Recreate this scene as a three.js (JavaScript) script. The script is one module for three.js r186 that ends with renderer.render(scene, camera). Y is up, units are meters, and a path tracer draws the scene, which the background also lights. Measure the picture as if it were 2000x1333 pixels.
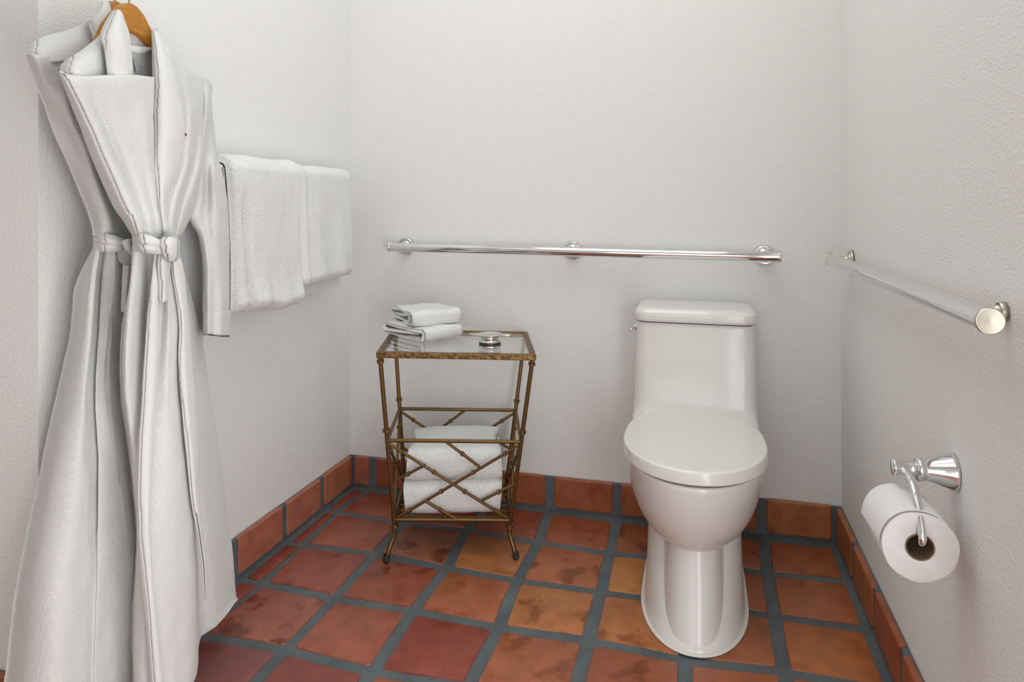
import * as THREE from 'three';
import { RoundedBoxGeometry } from 'three/addons/geometries/RoundedBoxGeometry.js';
import { mergeGeometries, mergeVertices, toCreasedNormals } from 'three/addons/utils/BufferGeometryUtils.js';
import { RectAreaLightUniformsLib } from 'three/addons/lights/RectAreaLightUniformsLib.js';

// ------------------------------------------------------------------ camera, light, exposure
const scene = new THREE.Scene();
scene.background = new THREE.Color(0x000000);
const renderer = new THREE.WebGLRenderer({ antialias: true });
renderer.toneMapping = THREE.LinearToneMapping;
renderer.toneMappingExposure = 0.95;
renderer.shadowMap.enabled = true;
renderer.shadowMap.type = THREE.PCFSoftShadowMap;
RectAreaLightUniformsLib.init();

const FOCAL = 1334;                                   // pixels of a 2000 x 1333 frame
const camera = new THREE.PerspectiveCamera(2 * Math.atan(666.5 / FOCAL) * 180 / Math.PI, 2000 / 1333, 0.02, 30);
camera.position.set(1.2453, 1.0316, 2.2919);
camera.rotation.set(0, 0.2653, 0);
camera.setViewOffset(2000, 1333, 0, 266, 2000, 1333);  // level camera, lens shifted down

const W = 1.672;                // alcove width
const CEIL = 2.7;  // unseen ceiling, height set for even light down the walls
const ZE = 1.245;               // where the left wall turns the corner
const XE = -1.1, ZF = 3.3;      // unseen far limits of the room, kept near for bounce light

// unseen skylights, placed to light the alcove and the rest of the room
const unseenSkyA = new THREE.RectAreaLight(new THREE.Color(0.97, 1.0, 0.985), 3.0, 1.1, 0.9);
unseenSkyA.position.set(0.86, CEIL - 0.012, 0.82); unseenSkyA.rotation.x = -Math.PI / 2; scene.add(unseenSkyA);
const unseenSkyB = new THREE.RectAreaLight(new THREE.Color(0.95, 1.0, 1.0), .5, 1.6, 1.1);
unseenSkyB.position.set(0.6, CEIL - 0.012, 2.05); unseenSkyB.rotation.x = -Math.PI / 2; scene.add(unseenSkyB);
// added frosted window out of view, fill light for robes and low walls
const ADDED_WIN = { z0: 1.47, z1: 2.45, y0: .05, y1: 1.25 };
const addedWinL = new THREE.RectAreaLight(new THREE.Color(0.95, 0.985, 1.0), 4.5, ADDED_WIN.z1 - ADDED_WIN.z0, ADDED_WIN.y1 - ADDED_WIN.y0);
addedWinL.position.set(W - .004, (ADDED_WIN.y0 + ADDED_WIN.y1) / 2, (ADDED_WIN.z0 + ADDED_WIN.z1) / 2); addedWinL.rotation.y = Math.PI / 2; scene.add(addedWinL);
// another added window behind the camera, front fill light for the alcove
const ADDED_WIF = { x0: .55, x1: 1.60, y0: .10, y1: 1.50 };
const addedWinF = new THREE.RectAreaLight(new THREE.Color(0.95, 0.985, 1.0), .95, ADDED_WIF.x1 - ADDED_WIF.x0, ADDED_WIF.y1 - ADDED_WIF.y0);
addedWinF.position.set((ADDED_WIF.x0 + ADDED_WIF.x1) / 2, (ADDED_WIF.y0 + ADDED_WIF.y1) / 2, ZF - .004); scene.add(addedWinF);

// ------------------------------------------------------------------ helpers
let seed = 71;
const rnd = () => { seed = (seed * 1664525 + 1013904223) >>> 0; return seed / 4294967296; };
const V = (x, y, z) => new THREE.Vector3(x, y, z);
const used = new Map();
function numbered(n) { const k = used.get(n) || 0; used.set(n, k + 1); return k ? n + '_' + String(k).padStart(3, '0') : n; }
function mesh(name, geo, mat, parent) {
  const m = new THREE.Mesh(geo, mat); m.name = name; m.castShadow = m.receiveShadow = true;
  (parent || scene).add(m); return m;
}
function struct(name, geo, mat, label, category) {
  const m = mesh(name, geo, mat); m.userData = { kind: 'structure', label, category }; return m;
}
function thing(name, label, category, x = 0, y = 0, z = 0, turn = 0, group) {
  const g = new THREE.Group(); g.name = numbered(name); g.position.set(x, y, z); g.rotation.y = turn;
  g.userData = { label, category }; if (group) g.userData.group = group; scene.add(g); return g;
}
// texture coordinates in metres from the dominant side of each face
function metreUV(geo) {
  const g = geo.index ? geo.toNonIndexed() : geo; const p = g.attributes.position, uv = new Float32Array(p.count * 2);
  const a = V(), b = V(), c = V(), n = V();
  for (let i = 0; i < p.count; i += 3) {
    a.fromBufferAttribute(p, i); b.fromBufferAttribute(p, i + 1); c.fromBufferAttribute(p, i + 2);
    n.copy(b).sub(a).cross(c.clone().sub(a)); const ax = Math.abs(n.x), ay = Math.abs(n.y), az = Math.abs(n.z);
    [a, b, c].forEach((q, k) => {
      const s = ay >= ax && ay >= az ? [q.x, q.z] : ax >= az ? [q.z, q.y] : [q.x, q.y];
      uv[(i + k) * 2] = s[0]; uv[(i + k) * 2 + 1] = s[1];
    });
  }
  g.setAttribute('uv', new THREE.BufferAttribute(uv, 2)); return g;
}
function box(x0, x1, y0, y1, z0, z1) {
  const g = new THREE.BoxGeometry(x1 - x0, y1 - y0, z1 - z0); g.translate((x0 + x1) / 2, (y0 + y1) / 2, (z0 + z1) / 2); return metreUV(g);
}
function rbox(x0, x1, y0, y1, z0, z1, r, seg = 2) {
  const g = new RoundedBoxGeometry(x1 - x0, y1 - y0, z1 - z0, seg, r); g.translate((x0 + x1) / 2, (y0 + y1) / 2, (z0 + z1) / 2); return metreUV(g);
}
function rod(a, b, r, seg = 12, r2 = r) {
  const d = b.clone().sub(a), L = d.length();
  const g = new THREE.CylinderGeometry(r2, r, L, seg, 1); g.translate(0, L / 2, 0);
  g.applyQuaternion(new THREE.Quaternion().setFromUnitVectors(V(0, 1, 0), d.normalize())); g.translate(a.x, a.y, a.z); return g;
}
function tube(pts, r, seg = 24, rad = 10, closed = false) {
  return new THREE.TubeGeometry(new THREE.CatmullRomCurve3(pts, closed, 'centripetal'), seg, r, rad, closed);
}
function lathe(profile, seg = 40) { return new THREE.LatheGeometry(profile.map(([r, y]) => new THREE.Vector2(r, y)), seg); }
function orient(g, dir, at) {
  g.applyQuaternion(new THREE.Quaternion().setFromUnitVectors(V(0, 1, 0), dir.clone().normalize())); g.translate(at.x, at.y, at.z); return g;
}
const merge = (list) => mergeGeometries(list.map((g) => { const h = g.index ? g.toNonIndexed() : g; for (const k of Object.keys(h.attributes)) if (!['position', 'normal', 'uv'].includes(k)) h.deleteAttribute(k); return h; }));

// periodic gradient noise
function lattice(n, s) { let q = s >>> 0; const t = new Float32Array(n * n * 2); for (let i = 0; i < n * n; i++) { q = (q * 1664525 + 1013904223) >>> 0; const a = q / 4294967296 * 6.28318; t[i * 2] = Math.cos(a); t[i * 2 + 1] = Math.sin(a); } return t; }
const latCache = new Map();
function pnoise(x, y, n, s = 1) {       // x, y in 0..1, n cells, wraps
  const key = n * 131 + s; let t = latCache.get(key); if (!t) latCache.set(key, t = lattice(n, s * 7919 + n));
  x *= n; y *= n; const xi = Math.floor(x), yi = Math.floor(y), fx = x - xi, fy = y - yi;
  const u = fx * fx * fx * (fx * (fx * 6 - 15) + 10), v = fy * fy * fy * (fy * (fy * 6 - 15) + 10);
  const g = (i, j) => { const k = ((((yi + j) % n) + n) % n * n + (((xi + i) % n) + n) % n) * 2; return t[k] * (fx - i) + t[k + 1] * (fy - j); };
  const a = g(0, 0), b = g(1, 0), c = g(0, 1), d = g(1, 1);
  return (a + (b - a) * u + (c - a) * v + (a - b - c + d) * u * v) * 1.42;
}
function fbm(x, y, n, oct = 4, s = 1) { let r = 0, a = .5; for (let k = 0; k < oct; k++) { r += a * pnoise(x, y, n << k, s + k); a *= .5; } return r; }
const sstep = (a, b, x) => { const t = Math.min(1, Math.max(0, (x - a) / (b - a))); return t * t * (3 - 2 * t); };
function dataTex(n, fn, srgb, size) {     // fn(u, v) -> [r, g, b] 0..1 ; size = metres covered
  const d = new Uint8Array(n * n * 4);
  for (let j = 0; j < n; j++) for (let i = 0; i < n; i++) {
    const c = fn((i + .5) / n, (j + .5) / n), k = (j * n + i) * 4;
    for (let q = 0; q < 3; q++) d[k + q] = Math.max(0, Math.min(255, c[q] * 255)); d[k + 3] = 255;
  }
  const t = new THREE.DataTexture(d, n, n); t.wrapS = t.wrapT = THREE.RepeatWrapping; t.magFilter = THREE.LinearFilter; t.minFilter = THREE.LinearMipmapLinearFilter; t.generateMipmaps = true;
  if (srgb) t.colorSpace = THREE.SRGBColorSpace; t.repeat.set(1 / size, 1 / size); t.needsUpdate = true; return t;
}

// ------------------------------------------------------------------ materials
const grey = (v) => [v, v, v];
const wallBump = dataTex(1024, (u, v) => {
  const w = .008 * pnoise(u, v, 30, 9);
  const a = pnoise(u + w, v, 170, 3), b = pnoise(u, v + w, 300, 4), c = pnoise(u, v, 60, 5);
  return grey(.45 + .5 * (sstep(-.15, .5, a + .45 * b) - .4) + .12 * c + .08 * pnoise(u, v, 340, 6));
}, false, .9);
const M = {};
M.wall = new THREE.MeshStandardMaterial({ color: new THREE.Color().setRGB(.86, .855, .835), roughness: .75, bumpMap: wallBump, bumpScale: .0009 });
M.ceiling = new THREE.MeshStandardMaterial({ color: new THREE.Color().setRGB(.86, .855, .84), roughness: .85, bumpMap: wallBump, bumpScale: .0012 });
const groutTex = dataTex(512, (u, v) => { const n = .5 + .42 * fbm(u, v, 8, 5, 21) + .16 * pnoise(u, v, 120, 22); return [.26 + .20 * n, .285 + .205 * n, .30 + .205 * n]; }, true, .8);
const groutBump = dataTex(256, (u, v) => grey(.5 + .4 * fbm(u, v, 20, 4, 31)), false, .25);
M.grout = new THREE.MeshStandardMaterial({ color: 0xffffff, map: groutTex, roughness: .62, bumpMap: groutBump, bumpScale: .0012 });
// terracotta: grain, flashed patches and sealer stains; one texture covers one tile
const clayTex = [], clayRough = [];
for (let k = 0; k < 6; k++) {
  const amp = [.05, .20, .09, .24, .11, .15][k];
  const f = (u, v) => {
    const w = .05 * fbm(u, v, 4, 3, 40 + k);
    const blot = sstep(.0, .26, fbm(u + w, v - w, 3, 5, 50 + k) - (k % 2 ? .06 : .14)) ;
    return [blot, fbm(u, v, 5, 5, 60 + k), pnoise(u, v * .35 + w, 60, 70 + k)];
  };
  clayTex.push(dataTex(256, (u, v) => {
    const [b, n, g] = f(u, v); const e = 1 - amp * b + .16 * n + .03 * g; const yl = .10 * fbm(u, v, 3, 3, 80 + k);
    return [.86 * e + yl * .3, .86 * e * (1 - .07 * b) + yl * .8, .86 * e * (1 - .16 * b) + yl * .5];
  }, true, .24));
  clayRough.push(dataTex(128, (u, v) => { const [b, n] = f(u, v); return grey(.40 + .16 * n - .08 * b); }, false, .24));
}
const clayBump = dataTex(256, (u, v) => grey(.5 + .35 * fbm(u, v, 6, 5, 91)), false, .24);
const clayCache = new Map();
function clay(r, g, b, variant) {        // r, g, b as seen in the room, sRGB bytes
  const key = [r, g, b, variant].join();
  if (!clayCache.has(key)) {
    const c = new THREE.Color().setRGB(r / 255, g * 1.025 / 255, b / 255, THREE.SRGBColorSpace).multiplyScalar(CLAY_GAIN);
    clayCache.set(key, new THREE.MeshStandardMaterial({ color: c, map: clayTex[variant], roughness: 1, roughnessMap: clayRough[variant], bumpMap: clayBump, bumpScale: .0012 }));
  }
  return clayCache.get(key);
}
const CLAY_GAIN = 2.0;
M.chrome = new THREE.MeshStandardMaterial({ color: new THREE.Color().setRGB(.77, .77, .775), metalness: 1, roughness: .08 });
M.nickel = new THREE.MeshStandardMaterial({ color: new THREE.Color().setRGB(.62, .57, .48), metalness: 1, roughness: .32 });
const brassTex = dataTex(256, (u, v) => { const n = sstep(-.25, .35, fbm(u, v, 10, 4, 101)); return [.36 + .22 * n, .275 + .17 * n, .165 + .11 * n]; }, true, .12);
M.brass = new THREE.MeshStandardMaterial({ color: 0xffffff, map: brassTex, metalness: .85, roughness: .38 });
M.rubber = new THREE.MeshStandardMaterial({ color: new THREE.Color().setRGB(.02, .018, .016), roughness: .5 });
M.glass = new THREE.MeshPhysicalMaterial({ color: new THREE.Color().setRGB(.97, .985, .98), roughness: .02, transmission: 1, thickness: 0, ior: 1.5 });
M.china = new THREE.MeshPhysicalMaterial({ color: new THREE.Color().setRGB(.80, .785, .755), roughness: .3, clearcoat: .55, clearcoatRoughness: .1 });
M.seat = new THREE.MeshPhysicalMaterial({ color: new THREE.Color().setRGB(.81, .80, .765), roughness: .28, clearcoat: .5, clearcoatRoughness: .12 });
M.gapShade = new THREE.MeshStandardMaterial({ color: new THREE.Color().setRGB(.10, .10, .09), roughness: .8 });  // dark colour painting shade in the tank and seat joints
M.caulk = new THREE.MeshStandardMaterial({ color: new THREE.Color().setRGB(.80, .77, .72), roughness: .6 });
const waffleBump = dataTex(256, (u, v) => {
  const c = 10, a = Math.abs(Math.sin(u * Math.PI * c)), b = Math.abs(Math.sin(v * Math.PI * c));
  return grey(.2 + .7 * (1 - Math.min(a, b)) ** 2 * .8 + .12 * pnoise(u, v, 60, 111));
}, false, .036);
M.robe = new THREE.MeshStandardMaterial({ color: new THREE.Color().setRGB(.79, .785, .77), roughness: .95, bumpMap: waffleBump, bumpScale: .0012 });
M.robeBand = new THREE.MeshStandardMaterial({ color: new THREE.Color().setRGB(.79, .785, .77), roughness: .95, bumpMap: waffleBump, bumpScale: .0006 });
const terryBump = dataTex(512, (u, v) => grey(.5 + .45 * (pnoise(u, v, 44, 121) * .6 + pnoise(u, v, 96, 122) * .5)), false, .16);
M.terry = new THREE.MeshStandardMaterial({ color: new THREE.Color().setRGB(.9, .9, .895), roughness: 1, bumpMap: terryBump, bumpScale: .004 });
const woodTex = dataTex(256, (u, v) => { const g = fbm(u * .25, v, 16, 4, 131); const n = .5 + .5 * g + .06 * pnoise(u * .2, v, 90, 132); return [.60 + .22 * n, .37 + .19 * n, .03 + .06 * n]; }, true, .12);
M.wood = new THREE.MeshPhysicalMaterial({ color: 0xffffff, map: woodTex, roughness: .45, clearcoat: .35, clearcoatRoughness: .2 });
M.wire = new THREE.MeshStandardMaterial({ color: new THREE.Color().setRGB(.45, .44, .42), metalness: 1, roughness: .25 });
M.paper = new THREE.MeshStandardMaterial({ color: new THREE.Color().setRGB(.86, .85, .845), roughness: 1, bumpMap: terryBump, bumpScale: .0002 });
M.card = new THREE.MeshStandardMaterial({ color: new THREE.Color().setRGB(.23, .15, .09), roughness: .95 });
M.frost = new THREE.MeshStandardMaterial({ color: 0xffffff, roughness: .6, emissive: new THREE.Color(1, .98, .95), emissiveIntensity: 0.35 });  // glow of the unseen skylights and the added windows
M.frame = new THREE.MeshStandardMaterial({ color: new THREE.Color().setRGB(.75, .74, .72), roughness: .5 });
M.silver = new THREE.MeshStandardMaterial({ color: new THREE.Color().setRGB(.82, .79, .76), metalness: 1, roughness: .16 });
M.plum = new THREE.MeshStandardMaterial({ color: new THREE.Color().setRGB(.045, .02, .03), roughness: .35 });
const labelTex = dataTex(128, (u, v) => { const l = sstep(.2, .5, pnoise(u * .5, v, 16, 141) + .25 * pnoise(u, v, 40, 142)); return grey(.66 + .14 * l); }, true, .03);
M.label = new THREE.MeshStandardMaterial({ color: 0xffffff, map: labelTex, roughness: .8 });
M.red = new THREE.MeshStandardMaterial({ color: new THREE.Color().setRGB(.45, .03, .04), roughness: .8 });
M.navy = new THREE.MeshStandardMaterial({ color: new THREE.Color().setRGB(.03, .02, .05), roughness: .8 });

// ------------------------------------------------------------------ room shell
struct('wall_back', box(-.12, W + .12, -.05, CEIL, -.12, 0), M.wall, 'white textured plaster wall behind the toilet', 'wall');
struct('wall_left', box(-.12, 0, -.05, CEIL, 0, ZE), M.wall, 'white textured plaster wall behind the robes and towels', 'wall');
struct('wall_entry', box(XE, -.12, -.05, CEIL, ZE - .12, ZE), M.wall, 'plaster wall in shade at the left edge past the corner', 'wall');
struct('wall_right', merge([box(W, W + .12, -.05, CEIL, 0, ADDED_WIN.z0), box(W, W + .12, -.05, CEIL, ADDED_WIN.z1, ZF), box(W, W + .12, -.05, ADDED_WIN.y0, ADDED_WIN.z0, ADDED_WIN.z1), box(W, W + .12, ADDED_WIN.y1, CEIL, ADDED_WIN.z0, ADDED_WIN.z1)]), M.wall, 'white textured plaster wall with the paper holder', 'wall');
struct('wall_front', merge([box(XE - .12, ADDED_WIF.x0, -.05, CEIL, ZF, ZF + .12), box(ADDED_WIF.x1, W + .12, -.05, CEIL, ZF, ZF + .12), box(ADDED_WIF.x0, ADDED_WIF.x1, -.05, ADDED_WIF.y0, ZF, ZF + .12), box(ADDED_WIF.x0, ADDED_WIF.x1, ADDED_WIF.y1, CEIL, ZF, ZF + .12)]), M.wall, 'unseen white plaster wall behind the camera', 'wall');
struct('wall_far_left', box(XE - .12, XE, -.05, CEIL, ZE - .12, ZF), M.wall, 'unseen white plaster wall left of the camera', 'wall');
{ // ceiling with wells for the two unseen skylights
  const holes = [[.31, 1.41, .37, 1.27], [-.2, 1.4, 1.5, 2.6]];
  const s = new THREE.Shape([[XE - .12, -.12], [W + .12, -.12], [W + .12, ZF + .12], [XE - .12, ZF + .12]].map(([x, z]) => new THREE.Vector2(x, -z)));
  for (const [a, b, c, d] of holes) s.holes.push(new THREE.Path([[a, c], [b, c], [b, d], [a, d]].map(([x, z]) => new THREE.Vector2(x, -z))));
  const g = new THREE.ExtrudeGeometry(s, { depth: .12, bevelEnabled: false }); g.rotateX(-Math.PI / 2); g.translate(0, CEIL, 0);
  struct('ceiling', metreUV(g), M.ceiling, 'white plaster ceiling above the frame', 'ceiling');
  holes.forEach(([a, b, c, d], i) => {
    const w = struct('window_' + (i + 1), box(a, b, CEIL + .01, CEIL + .03, c, d), M.frost, i ? 'unseen frosted skylight lighting the rest of the room' : 'unseen frosted skylight lighting the alcove', 'skylight');
    mesh('window_frame', merge([box(a - .03, a, CEIL - .01, CEIL + .005, c - .03, d + .03), box(b, b + .03, CEIL - .01, CEIL + .005, c - .03, d + .03), box(a, b, CEIL - .01, CEIL + .005, c - .03, c), box(a, b, CEIL - .01, CEIL + .005, d, d + .03)]), M.frame, w);
  });
}

// added windows for fill light: frosted panes in a painted frame; s runs along the wall, d into it
for (const [name, s0, s1, y0, y1, bx, label] of [
  ['window_3', ADDED_WIN.z0, ADDED_WIN.z1, ADDED_WIN.y0, ADDED_WIN.y1, (d0, d1, y0, y1, s0, s1) => box(W + d0, W + d1, y0, y1, s0, s1), 'added low frosted window in the right wall, fill light for robes and low walls'],
  ['window_4', ADDED_WIF.x0, ADDED_WIF.x1, ADDED_WIF.y0, ADDED_WIF.y1, (d0, d1, y0, y1, s0, s1) => box(s0, s1, y0, y1, ZF + d0, ZF + d1), 'added tall frosted window behind the camera, front fill light']]) {
  const sm = (s0 + s1) / 2, ym = (y0 + y1) / 2;
  const w = struct(name, merge([bx(.01, .06, y0, y1, s0, s0 + .04), bx(.01, .06, y0, y1, s1 - .04, s1), bx(.01, .06, y0, y0 + .04, s0 + .04, s1 - .04), bx(.01, .06, y1 - .04, y1, s0 + .04, s1 - .04), bx(.012, .05, ym - .015, ym + .015, s0 + .04, s1 - .04), bx(.012, .05, y0 + .04, y1 - .04, sm - .015, sm + .015)]), M.frame, label, 'window');
  for (const [a, b] of [[s0 + .03, sm], [sm, s1 - .03]]) for (const [c, d] of [[y0 + .03, ym], [ym, y1 - .03]]) mesh('pane', bx(.028, .034, c, d, a, b), M.frost, w);
}

// ------------------------------------------------------------------ floor of handmade terracotta tiles
const floor = struct('floor', box(XE - .12, W + .12, -.05, -.0035, -.12, ZF + .12), M.grout, 'terracotta tile floor with wide grey grout joints', 'floor');
const GX = [.085, .324, .549, .771, .995, 1.22, 1.434, 1.656];
const GZ = [.045, .245, .465, .683, .906];
while (GZ[GZ.length - 1] < ZF - .1) GZ.push(GZ[GZ.length - 1] + .222);
const fix = { '0,1': [.075, .233], '0,2': [.087, .459], '0,3': [.095, .674], '1,2': [.323, .45], '1,3': [.326, .685], '1,4': [.323, .901], '2,1': [.538, .238], '2,2': [.555, .466], '2,3': [.548, .682], '2,4': [.551, .914], '3,0': [.762, .038], '3,1': [.775, .254], '3,2': [.768, .477], '3,3': [.776, .689], '4,0': [.99, .048], '4,1': [.995, .262], '4,2': [.996, .473], '4,3': [.995, .682], '5,3': [1.22, .694], '6,0': [1.443, .054], '6,1': [1.435, .257], '6,2': [1.431, .464], '6,3': [1.43, .677] };
const knot = (i, j) => fix[i + ',' + j] || [GX[i], GZ[j]];
function tileGeo(q, r = .008, thick = .010) {       // q: four [x, z] corners, softened, slightly wandering edges
  const s = new THREE.Shape(); const n = q.length;
  for (let k = 0; k < n; k++) {
    const a = q[k], p = q[(k + n - 1) % n], b = q[(k + 1) % n];
    const l1 = Math.hypot(p[0] - a[0], p[1] - a[1]), l2 = Math.hypot(b[0] - a[0], b[1] - a[1]); const rr = Math.min(r * (.6 + rnd() * .9), l1 * .3, l2 * .3);
    const a1 = [a[0] + (p[0] - a[0]) / l1 * rr, a[1] + (p[1] - a[1]) / l1 * rr], a2 = [a[0] + (b[0] - a[0]) / l2 * rr, a[1] + (b[1] - a[1]) / l2 * rr];
    if (k === 0) s.moveTo(a1[0], -a1[1]); else s.lineTo(a1[0], -a1[1]);
    s.quadraticCurveTo(a[0], -a[1], a2[0], -a2[1]);
    const w = l2 > .1 ? (rnd() - .5) * .004 : 0;     // a gentle bow in the middle of long edges
    if (w) { const nx = -(b[1] - a[1]) / l2, nz = (b[0] - a[0]) / l2; s.lineTo((a[0] + b[0]) / 2 + nx * w, -((a[1] + b[1]) / 2 + nz * w)); }
  }
  const g = new THREE.ExtrudeGeometry(s, { depth: thick, bevelEnabled: true, bevelThickness: .003, bevelSize: .0035, bevelOffset: -.0035, bevelSegments: 2, curveSegments: 3 });
  g.rotateX(-Math.PI / 2); g.translate(0, -thick - .003, 0);
  const m = metreUV(g), uv = m.attributes.uv, ox = rnd(), oz = rnd(); for (let i = 0; i < uv.count; i++) uv.setXY(i, uv.getX(i) + ox, uv.getY(i) + oz);
  return toCreasedNormals(m, .6);
}
const tones = {
  '0,0': [125, 62, 48, 0], '0,1': [132, 70, 54, 0], '0,2': [130, 68, 56, 4], '0,3': [134, 76, 64, 3], '0,4': [114, 64, 64, 0],
  '1,0': [122, 58, 44, 0], '1,1': [126, 76, 58, 3], '1,2': [126, 64, 48, 5], '1,3': [136, 74, 58, 2], '1,4': [118, 60, 53, 0],
  '2,0': [120, 58, 40, 0], '2,1': [142, 88, 55, 2], '2,2': [140, 78, 52, 4], '2,3': [122, 56, 46, 0],
  '3,0': [130, 66, 40, 4], '3,1': [142, 80, 52, 3], '3,2': [150, 92, 56, 1], '3,3': [140, 78, 53, 5],
  '4,0': [122, 64, 40, 1], '4,1': [160, 100, 56, 2], '4,2': [150, 90, 52, 1], '4,3': [132, 70, 46, 5],
  '5,0': [128, 68, 40, 0], '5,1': [134, 72, 42, 0], '5,2': [138, 76, 48, 4], '5,3': [142, 74, 44, 0],
  '6,0': [130, 68, 40, 4], '6,1': [140, 78, 47, 4], '6,2': [146, 83, 47, 2], '6,3': [134, 70, 44, 5],
};
const loose = [];
function floorTile(q, tone) {
  const g = tileGeo(q); const cz = (q[0][1] + q[2][1]) / 2, cx = (q[0][0] + q[2][0]) / 2;
  if (cz > 2.0 || cx < -.9) { loose.push(g); return; }
  const m = mesh('tile', g, clay(...tone), floor); m.position.y = (rnd() - .5) * .0012;
}
const pick = () => [[128, 66, 48], [140, 78, 52], [120, 58, 46], [146, 86, 54]][Math.floor(rnd() * 4)].concat(Math.floor(rnd() * 6));
for (let j = 0; j < GZ.length - 1; j++) {
  for (let i = 0; i < GX.length - 1; i++) {
    const h = .0155, c = [knot(i, j), knot(i + 1, j), knot(i + 1, j + 1), knot(i, j + 1)];
    const e = () => (rnd() - .5) * .003, rt = i === GX.length - 2 ? .024 : h;
    floorTile([[c[0][0] + h + e(), c[0][1] + h + e()], [c[1][0] - rt + e(), c[1][1] + h + e()], [c[2][0] - rt + e(), c[2][1] - h + e()], [c[3][0] + h + e(), c[3][1] - h + e()]], tones[i + ',' + j] || pick());
  }
  if (GZ[j] < ZE - .1) {   // cut strips along the left wall
    const a = knot(0, j), b = knot(0, j + 1), za = a[1] + .012, zb = Math.min(b[1] - .014, ZE);
    floorTile([[.042, za], [a[0] - .0, za], [b[0] - .012, zb], [.044, zb]], [116, 54, 46, 0]);
  } else for (let i = 0; i < 7; i++) {
    const x1 = .085 - i * .222; if (x1 - .222 < XE) break;
    floorTile([[x1 - .2065, GZ[j] + .0155], [x1 - .0155, GZ[j] + .0155], [x1 - .0155, GZ[j + 1] - .0155], [x1 - .2065, GZ[j + 1] - .0155]], pick());
  }
}
{ const m = mesh('tile_field', merge(loose), clay(132, 70, 50, 4), floor); m.userData.kind = 'stuff'; }

// tile skirting: grout backing and one tile after another
const BH = .1086;
function skirting(name, label, segs, make, grout, tone) {
  const b = struct(name, grout, M.grout, label, 'baseboard');
  segs.forEach(([s, e], k) => { const t = tone(k); mesh('tile', make(s, e), clay(...t), b); });
}
skirting('baseboard_back', 'row of terracotta skirting tiles along the back wall', [[.024, .084], [.114, .31], [.34, .53], [.556, .744], [.776, .974], [1.0, 1.2], [1.228, 1.424], [1.454, 1.642]],
  (s, e) => rbox(s, e, .004, BH - (rnd() * .003), .003, .02, .005), box(.0, W, -.003, BH - .004, .0005, .0155), (k) => [[140, 80, 66, 0], [130, 66, 48, 0], [128, 66, 46, 0], [132, 70, 46, 4], [136, 72, 48, 0], [134, 72, 46, 4], [130, 70, 42, 0], [146, 84, 50, 4]][k]);
skirting('baseboard_left', 'row of terracotta skirting tiles under the robes and towels', [[.024, .212], [.236, .432], [.456, .664], [.690, .895], [.92, 1.12], [1.146, 1.24]],
  (s, e) => rbox(.003, .02, .004, BH - rnd() * .003, s, e, .005), box(.0005, .0155, -.003, BH - .004, .0155, ZE), (k) => [[150, 88, 66, 4], [150, 88, 72, 2], [148, 86, 70, 2], [134, 74, 66, 0], [140, 78, 62, 0], [140, 78, 62, 4]][k]);
skirting('baseboard_right', 'row of terracotta skirting tiles along the right wall', [...Array(5)].map((_, k) => [k * .233 + .024, k * .233 + .231]),
  (s, e) => rbox(W - .02, W - .003, .004, BH - rnd() * .003, s, e, .005), box(W - .0155, W - .0005, -.003, BH - .004, .0155, 1.19), (k) => [[136, 80, 46, 2], [142, 82, 48, 4], [132, 68, 42, 0], [138, 72, 42, 4]][k % 4]);
skirting('baseboard_entry', 'terracotta skirting tiles on the shaded wall at far left', [...Array(6)].map((_, k) => [-.02 - k * .232 - .205, -.02 - k * .232]),
  (s, e) => rbox(s, e, .004, BH - .001, ZE + .003, ZE + .02, .005), box(XE, -.001, -.003, BH - .004, ZE + .0005, ZE + .0155), () => [130, 70, 56, 4]);

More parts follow.
